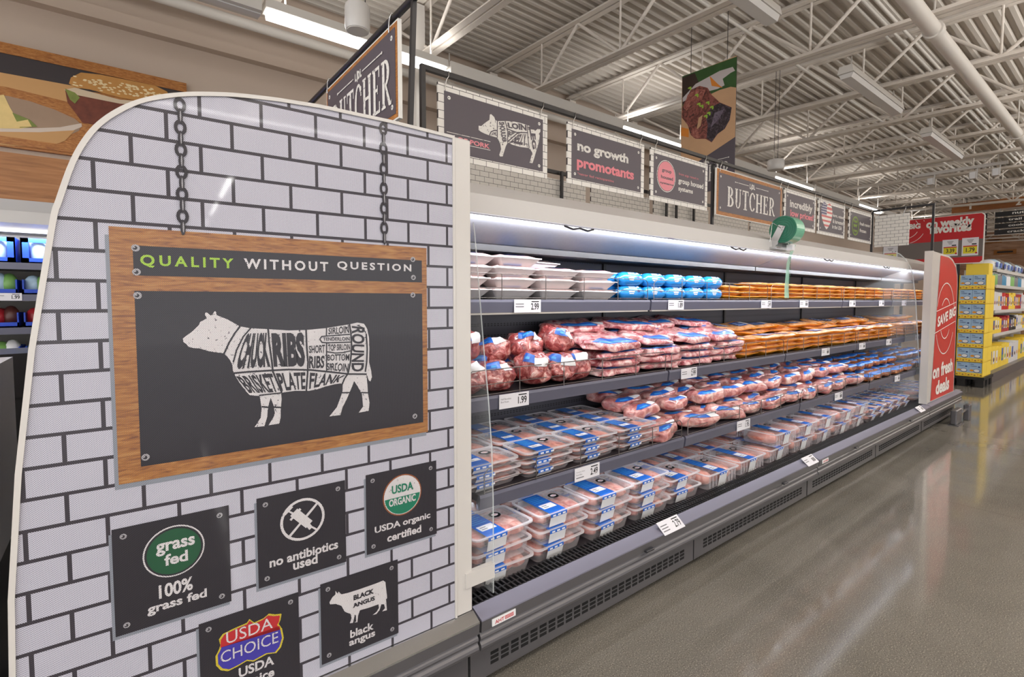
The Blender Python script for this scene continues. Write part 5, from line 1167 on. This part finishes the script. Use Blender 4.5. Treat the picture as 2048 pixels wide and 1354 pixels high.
def blob(w, d, h, p, amp, seed, fr=9.0, n1=36, n2=20, flat=0.0):
    """a soft super-ellipsoid resting on z = 0, its surface wrinkled"""
    rings = []
    for i in range(n2 + 1):
        th = math.pi * i / n2; c, s_ = math.cos(th), max(math.sin(th), 1e-3); zz = -math.copysign(abs(c) ** p, c); rr = s_ ** p; ring_ = []
        for j in range(n1):
            a = 2 * math.pi * j / n1; x = math.copysign(abs(math.cos(a)) ** p, math.cos(a)) * rr; y = math.copysign(abs(math.sin(a)) ** p, math.sin(a)) * rr
            q = 1 + amp * noise.noise(Vector((x * w * fr + seed * 7.1, y * d * fr, zz * h * fr)))
            ring_.append((x * w / 2 * q, d / 2 + y * d / 2 * q, max(0.0, h / 2 + zz * h / 2 * (q if zz > 0 else 1))))
        rings.append(ring_)
    return rings
def patch(rings, i0, i1, j0, j1, off, mi, b):
    """a label following part of a blob's skin"""
    n = len(rings[0]); cx = sum(p[0] for r in rings for p in r) / (n * len(rings)); cy = sum(p[1] for r in rings for p in r) / (n * len(rings)); cz = sum(p[2] for r in rings for p in r) / (n * len(rings))
    def o(p):
        v = Vector(p) - Vector((cx, cy, cz)); l = v.length or 1; return tuple(Vector(p) + v / l * off)
    vs = [o(rings[i][j % n]) for i in range(i0, i1 + 1) for j in range(j0, j1 + 1)]; m = j1 - j0 + 1
    b.add(vs, [(i * m + j, i * m + j + 1, (i + 1) * m + j + 1, (i + 1) * m + j) for i in range(i1 - i0) for j in range(m - 1)], mi, True)

def lidded_tray(name, w, d, h, seed, meat, n, lx, lw, simple=False, ribs=False):
    """clear tub, meat, sealed lid, blue wrap label running over the lid and down the front, black seal"""
    t = thing(name, 'x', 'tray')
    b = MB(); R_ = .03
    b.loft([inset_ring(w, d, .026, R_, 0.0), inset_ring(w, d, .012, R_, h - .008), inset_ring(w, d, .010, R_, h - .006), inset_ring(w, d, 0, R_, h - .006), inset_ring(w, d, 0, R_, h), inset_ring(w, d, .012, R_, h)], 0, False, None, False)
    for i in range(40, 100): b.m[i] = 1
    b.add(inset_ring(w, d, .026, R_, 0.001), [tuple(range(20))])
    if ribs:
        for k in range(9):
            x = -w / 2 + .04 + (w - .08) * k / 8; b.box((x - .003, .012, .012), (x + .003, .02, h - .012))
    if simple is False: b.build('tub', ['tray_plastic', 'tray_rim'], t)
    mb = lumps(w - .06, d - .05, h - .012, n, seed); mb.v = [(x, y + .025, z + .003) for x, y, z in mb.v]
    mb.build('meat', meat, t)
    if simple is False: MB().add(inset_ring(w, d, .004, R_, h + .0006), [tuple(range(20))]).build('lid_film', 'film', t)
    x0, x1 = lx - lw / 2, lx + lw / 2; L = MB(); k = .0016
    L.quad((x0, .018, h + k), (x1, .018, h + k), (x1, d - .012, h + k), (x0, d - .012, h + k), 0)
    L.quad((x0, -.002, h - .002), (x1, -.002, h - .002), (x1, .018, h + k), (x0, .018, h + k), 0)
    zc = h * .55
    L.quad((x0, -.002, h - .016), (x1, -.002, h - .016), (x1, -.002, h - .002), (x0, -.002, h - .002), 0)
    L.quad((x0 + .004, .015, h * .06), (x1 + .004, .015, h * .06), (x1, -.0005, h - .016), (x0, -.0005, h - .016), 1)
    L.quad((x0 + .012, .055, h + k + .0006), (x1 - .010, .055, h + k + .0006), (x1 - .010, d * .45, h + k + .0006), (x0 + .012, d * .45, h + k + .0006), 1)
    for q in range(5):
        y = d * .55 + q * d * .075; L.quad((x0 + .012, y, h + k + .0006), (x1 - .012 - .01 * (q % 3), y, h + k + .0006), (x1 - .012 - .01 * (q % 3), y + .006, h + k + .0006), (x0 + .012, y + .006, h + k + .0006), 2)
    for q in range(3): xx = x0 + .012 + q * .030; L.quad((xx, -.0028, h - .013), (xx + .018, -.0028, h - .013), (xx + .018, -.0028, h - .006), (xx, -.0028, h - .006), 1)
    for q in range(2): L.quad((x0 + .02, .065 + .016 * q, h + k + .001), (x0 + .05, .065 + .016 * q, h + k + .001), (x0 + .05, .071 + .016 * q, h + k + .001), (x0 + .02, .071 + .016 * q, h + k + .001), 3)
    L.build('wrap_label', ['label_blue', 'label_white', 'label_light_blue', 'grey_text'], t)
    sx, sy = lx + lw * .5 + .055, d * .68; S = MB(); S.poly(ell(sx, sy, .027, .027, 22), 0, lambda u, v: (u, v, h + .002)); S.poly(ell(sx, sy, .017, .012, 14), 1, lambda u, v: (u, v, h + .0026))
    for q in range(2): S.poly(rect(sx - .012, sy - .006 + .007 * q, sx + .012, sy - .003 + .007 * q), 2, lambda u, v: (u, v, h + .0031))
    S.build('seal', ['sticker_black', 'label_white', 'flag_red'], t)
    return t
def foam_tray(name, w, d, h, tray_m, meat, seed, lab=True):
    t = thing(name, 'x', 'tray'); R_ = .02
    b = MB(); b.loft([inset_ring(w, d, .050, R_, 0.0), inset_ring(w, d, .008, R_, h - .005), inset_ring(w, d, 0, R_, h - .005), inset_ring(w, d, 0, R_, h), inset_ring(w, d, .012, R_, h - .002)], 0, False)
    b.add(inset_ring(w, d, .050, R_, 0.0), [tuple(range(19, -1, -1))]); b.build('foam_base', tray_m, t)
    m = MB(); rg = [inset_ring(w, d, .012, R_, h - .004), inset_ring(w, d, .028, R_, h + .006), inset_ring(w, d, .05, R_, h + .009)]
    rs = random.Random(seed); rg[2] = [(x, y, z + .004 * rs.random()) for x, y, z in rg[2]]; m.loft(rg, 0, False, None, True); m.add(rg[2], [tuple(range(20))]); m.build('wrapped_meat', meat, t)
    if lab:
        L = MB(); z = h + .0145; L.quad((-w * .22, d * .22, z), (w * .18, d * .22, z), (w * .18, d * .72, z), (-w * .22, d * .72, z), 0); L.quad((w * .19, d * .3, z), (w * .33, d * .3, z), (w * .33, d * .66, z), (w * .19, d * .66, z), 1)
        for q in range(3): L.quad((-w * .18, d * (.3 + .12 * q), z + .0006), (w * (.1 - .04 * q), d * (.3 + .12 * q), z + .0006), (w * (.1 - .04 * q), d * (.34 + .12 * q), z + .0006), (-w * .18, d * (.34 + .12 * q), z + .0006), 1)
        L.build('label', ['label_blue', 'label_white'], t)
    return t
def bagged(name, w, d, h, meat, seed, p=0.75, amp=.22, fr=9.0, tails=True, lab=((13, 18, 19, 26), (13, 17, 26, 31)), cat='meat'):
    t = thing(name, 'x', cat); rg = blob(w, d, h, p, amp, seed, fr)
    MB().loft(rg, 0, True, None, True).build('meat', meat, t)
    L = MB(); patch(rg, *lab[0], .002, 0, L); patch(rg, *lab[1], .0026, 1, L); n = len(rg[0])
    patch(rg, lab[0][0] + 1, lab[0][0] + 2, lab[0][2] + 2, lab[0][3] - 2, .0032, 2, L)
    L.build('label', ['label_blue', 'label_white', 'label_light_blue'], t)
    if tails:
        for s in (-1, 1):
            b = MB(); q = [[(s * w * .44, d * .5 + d * .22 * a, h * .5 + h * .25 * c) for a, c in ((-1, 0), (0, -1), (1, 0), (0, 1))], [(s * w * .50, d * .5 + d * .07 * a, h * .55 + h * .08 * c) for a, c in ((-1, 0), (0, -1), (1, 0), (0, 1))], [(s * (w * .56), d * .5 + d * .16 * a, h * .62 + h * .10 * c) for a, c in ((-1, .4), (0, -1), (1, -.3), (0, 1))]]
            b.loft(q, 0, False, None, True); b.build('bag_end', 'film', t)
    return t
LAYER = ('bottom layer', 'second layer', 'third layer', 'fourth layer', 'fifth layer', 'sixth layer', 'seventh layer')
ROW = ('front row', 'second row', 'third row', 'back row')
class Kind:
    """one kind of pack: several prototypes, the first use of each takes the prototype itself"""
    def __init__(s, protos, group): s.p = protos; s.used = [False] * len(protos); s.g = group; s.n = 0; s.hw = max(v.co.x for c in protos[0].children for v in c.data.vertices) + .01
    def put(s, x, y, z, label, rz=0.0, tilt=(0, 0), k=None):
        if abs(x - 7.0) < s.hw: return None
        k = s.n % len(s.p) if k is None else k; s.n += 1
        if not s.used[k]:
            o = s.p[k]; s.used[k] = True; o.location = (x, y, z); o.rotation_euler = (tilt[0], tilt[1], rz); o['label'] = label; o['group'] = s.g
        else: o = dup(s.p[k], (x, y, z), (tilt[0], tilt[1], rz), label, s.g)
        return o
RS = random.Random(99)
J = lambda a: RS.uniform(-a, a)

# bottom deck: lidded pork trays, three high near the divider, then large ribbed trays, then small ones
K1 = Kind([lidded_tray('lidded_meat_tray', .325, .225, .070, s, 'pork', 4, -.05, .10) for s in (1, 2)], 'lidded pork trays on the bottom deck')
colx = [1.245, 1.585, 1.925, 2.265, 2.605]
for c, x in enumerate(colx):
    for l in range(3 if c < 4 else 2):
        for r in range(2):
            K1.put(x + J(.012), 1.624 + .235 * r + J(.006) + (0.02 if c == 4 else 0), DECK + .001 + .0725 * l, f'clear lidded pork tray on bottom deck, {ORD[c + 1]} column from near divider, {ROW[r]}, {LAYER[l]}', J(.05))
K2 = Kind([lidded_tray('large_meat_tray', .37, .29, .098, s, 'pork_chop', 3, -.02, .085, False, True) for s in (5, 6)], 'large ribbed pork trays on the bottom deck')
for c, x in enumerate((3.00, 3.40, 3.80, 4.20, 4.60, 5.00, 5.40)):
    for r in range(2):
        for l in range(1 if c < 2 else 2):
            K2.put(x + J(.015) + (.10 if l else 0), 1.632 + .30 * r + J(.008), DECK + .001 + .102 * l, f'large ribbed clear pork tray on bottom deck, {ORD[c + 1]} along the row, {ROW[r]}, {LAYER[l]}', J(.05))
K3 = Kind([lidded_tray('small_meat_tray', .24, .18, .06, s, 'pork_chop', 3, -.02, .08) for s in (8, 9)], 'small pork trays at the far end of the bottom deck')
for c in range(10):
    x = 5.78 + .262 * c
    for r in range(3):
        for l in range(2):
            K3.put(x + J(.01), 1.632 + .188 * r, DECK + .001 + .0625 * l, f'small clear pork tray at far end of bottom deck, {ORD[c + 1]} column, {ROW[r]}, {LAYER[l]}', J(.04))
# third shelf: flat lidded trays, pork loins, marinated packs
z3 = SH['third'][0]
K4 = Kind([lidded_tray('flat_meat_tray', .305, .19, .036, s, 'pork_chop', 4, -.045, .085) for s in (11, 12, 13)], 'flat lidded pork trays on the third shelf')
for c in range(4):
    for r in range(3):
        for l in range(3):
            K4.put(1.175 + .318 * c + J(.01), 1.618 + .196 * r + J(.004), z3 + .001 + .0385 * l, f'flat clear pork tray on third shelf, {ORD[c + 1]} column from near divider, {ROW[r]}, {LAYER[l]}', J(.04))
K5 = Kind([bagged('wrapped_pork_loin', .28 + .02 * (s % 2), .15, .085, 'loin_meat', s, .72, .30, 8, True, ((14, 18, 20, 28), (14, 18, 28, 32))) for s in (1, 2, 3, 4)], 'wrapped pork loins on the third shelf')
for c in range(10):
    for r in range(4):
        for l in range(2 if r else 1):
            K5.put(2.42 + .315 * c + J(.02), 1.612 + .143 * r + J(.006), z3 + .002 + (.078 + .012 * r) * l, f'blue-labelled pork loin on third shelf, {ORD[c + 1]} column from near end, {ROW[r]}, {LAYER[l]}', J(.42), (J(.08), J(.10)))
K6 = Kind([bagged('marinated_meat_pack', .21, .14, .07, 'marinated_meat', s, .7, .2, 9, True, ((12, 19, 18, 31), (13, 17, 31, 34))) for s in (5, 6, 7, 8)], 'brown marinated meat packs on the third shelf')
for c in range(12):
    for r in range(4):
        for l in range(2 if r else 1):
            K6.put(5.62 + .235 * c + J(.015), 1.612 + .143 * r + J(.006), z3 + .002 + (.066 + .010 * r) * l, f'brown marinated pack on third shelf, {ORD[c + 1]} column from its near end, {ROW[r]}, {LAYER[l]}', J(.3), (0, J(.08)))
# second shelf: bagged roasts, rib packs, yellow chicken trays
z2 = SH['second'][0]
K7 = Kind([bagged('bagged_pork_roast', .165 + .012 * (s % 3), .185, .135 + .012 * (s % 2), 'roast_meat', s, .82, .30, 11, True, ((13, 17, 20, 26), (12, 16, 26, 31))) for s in (1, 2, 3, 4, 5, 6)], 'bagged pork roasts on the second shelf')
q = 0
for r, row in enumerate(((1.19, 1.345, 1.50, 1.655, 1.81), (1.20, 1.37, 1.55, 1.72, 1.88))):
    for c, x in enumerate(row): K7.put(x + J(.012), 1.728 + .195 * r, z2 + .004, f'bagged pork roast on second shelf, {ORD[c + 1]} from near divider, {ROW[r]}, {LAYER[0]}', J(.5), (J(.12), J(.16)))
for c, x in enumerate((1.22, 1.42, 1.61, 1.80)): K7.put(x, 1.85 + J(.03), z2 + .118, f'bagged pork roast lying on others, {ORD[c + 1]} from near divider, second shelf', J(.9), (J(.3), J(.3)))
K8 = Kind([bagged('pork_rib_pack', .38, .25, .048, 'rib_meat', s, .6, .42, 7, True, ((15, 19, 20, 31), (15, 18, 32, 35))) for s in (1, 2, 3, 4)], 'flat pork rib packs on the second shelf')
for c, x in enumerate((2.12, 2.50, 2.88, 3.24)):
    for l in range(4):
        K8.put(x + J(.03), 1.728 + J(.012) + (.02 if l == 3 else 0), z2 + .002 + .043 * l, f'flat pork rib pack on second shelf, {ORD[c + 1]} stack from near end, front, {LAYER[l]}', J(.12), (rad(14) if l == 3 else 0, J(.05)))
    for l in range(6):
        K8.put(x + J(.05) - .05, 1.945 + J(.015), z2 + .002 + .043 * l, f'flat pork rib pack on second shelf, {ORD[c + 1]} stack from near end, rear, {LAYER[l]}', J(.25), (rad(9) if l > 3 else 0, J(.09)))
K9 = Kind([foam_tray('yellow_chicken_tray', .29, .21, .030, 'foam_yellow', 'chicken_meat', s) for s in (1, 2, 3)], 'yellow chicken trays on the second shelf')
for c in range(16):
    x = 3.55 + .305 * c
    for l in range(4): K9.put(x + J(.02), 1.735 + J(.008), z2 + .002 + .034 * l, f'yellow chicken tray on second shelf, {ORD[c + 1]} stack from near end, front, {LAYER[l]}', J(.16), (J(.03), J(.05)))
    for l in range(4, 6): K9.put(x + J(.02), 1.94 + J(.02), z2 + .002 + .036 * l - .02, f'yellow chicken tray on second shelf, {ORD[c + 1]} stack from near end, rear, {LAYER[l]}', J(.3), (rad(6) + J(.08), J(.10)))
    for l in range(3): K9.put(x + J(.02), 1.96, z2 + .002 + .034 * l, f'yellow chicken tray on second shelf, {ORD[c + 1]} stack from near end, rear, {LAYER[l]}', J(.05))
# top shelf: white foam trays, blue tubes, yellow trays
z1 = SH['top'][0]
K10 = Kind([foam_tray('white_foam_tray', .285, .165, .046, 'foam_white', 'ground_meat', s) for s in (1, 2)], 'white foam trays on the top shelf')
for c, x in enumerate((1.22, 1.505, 1.79, 2.085)):
    for r in range(2):
        for l in range((4, 4, 3, 3)[c] if r == 0 else (4, 4, 4, 3)[c]):
            K10.put(x + J(.012) + (.03 if l == 3 else 0), 1.862 + .172 * r + J(.004), z1 + .001 + .0515 * l, f'white foam meat tray on top shelf, {ORD[c + 1]} column from near divider, {ROW[r]}, {LAYER[l]}', J(.05), (0, J(.02)))
def tube_pack(seed):
    t = thing('ground_meat_tube', 'x', 'meat tube'); mr = Matrix.Translation((0, .041, .041)) @ Matrix.Rotation(rad(90), 4, 'Y')
    MB().lathe([(.006, -.118), (.018, -.112), (.010, -.100), (.034, -.088), (.041, -.06), (.0415, 0), (.041, .06), (.034, .088), (.010, .100), (.018, .112), (.006, .118)], 18, 0, mr).build('casing', 'tube_blue', t)
    b = MB()
    def cf(u, v): a = v / .0418; return (u, .041 - .0422 * math.cos(a), .041 + .0422 * math.sin(a))
    for x0, x1, v0, v1, m in ((-.055, -.005, .002, .010, 0), (-.05, -.01, -.008, -.003, 0), (.02, .045, .004, .016, 1), (-.045, .03, .028, .036, 0), (-.04, .02, .042, .047, 0), (.035, .05, .03, .045, 0)):
        b.add([cf(x0, v0), cf(x1, v0), cf(x1, v1), cf(x0, v1)], [(0, 1, 2, 3)], m)
    b.build('casing_print', ['label_white', 'label_dark'], t); return t
K11 = Kind([tube_pack(1)], 'blue meat tubes on the top shelf')
for c in range(5):
    for r in range(3):
        for l in range(2): K11.put(2.37 + .222 * c + J(.006), 1.862 + .086 * r, z1 + .001 + .079 * l, f'blue ground meat tube on top shelf, {ORD[c + 1]} column from near end, {ROW[r]}, {LAYER[l]}', J(.03))
K12 = Kind([foam_tray('orange_chicken_tray', .255, .23, .028, 'foam_yellow', 'chicken_meat', s) for s in (7, 8, 9)], 'orange chicken trays on the top shelf')
for c in range(19):
    for l in range(3 if c < 2 else 4): K12.put(3.52 + .265 * c + J(.015), 1.865 + J(.006), z1 + .001 + .033 * l, f'orange chicken tray on top shelf, {ORD[c + 1]} stack from the blue tubes, {LAYER[l]}', J(.12), (J(.02), J(.03)))
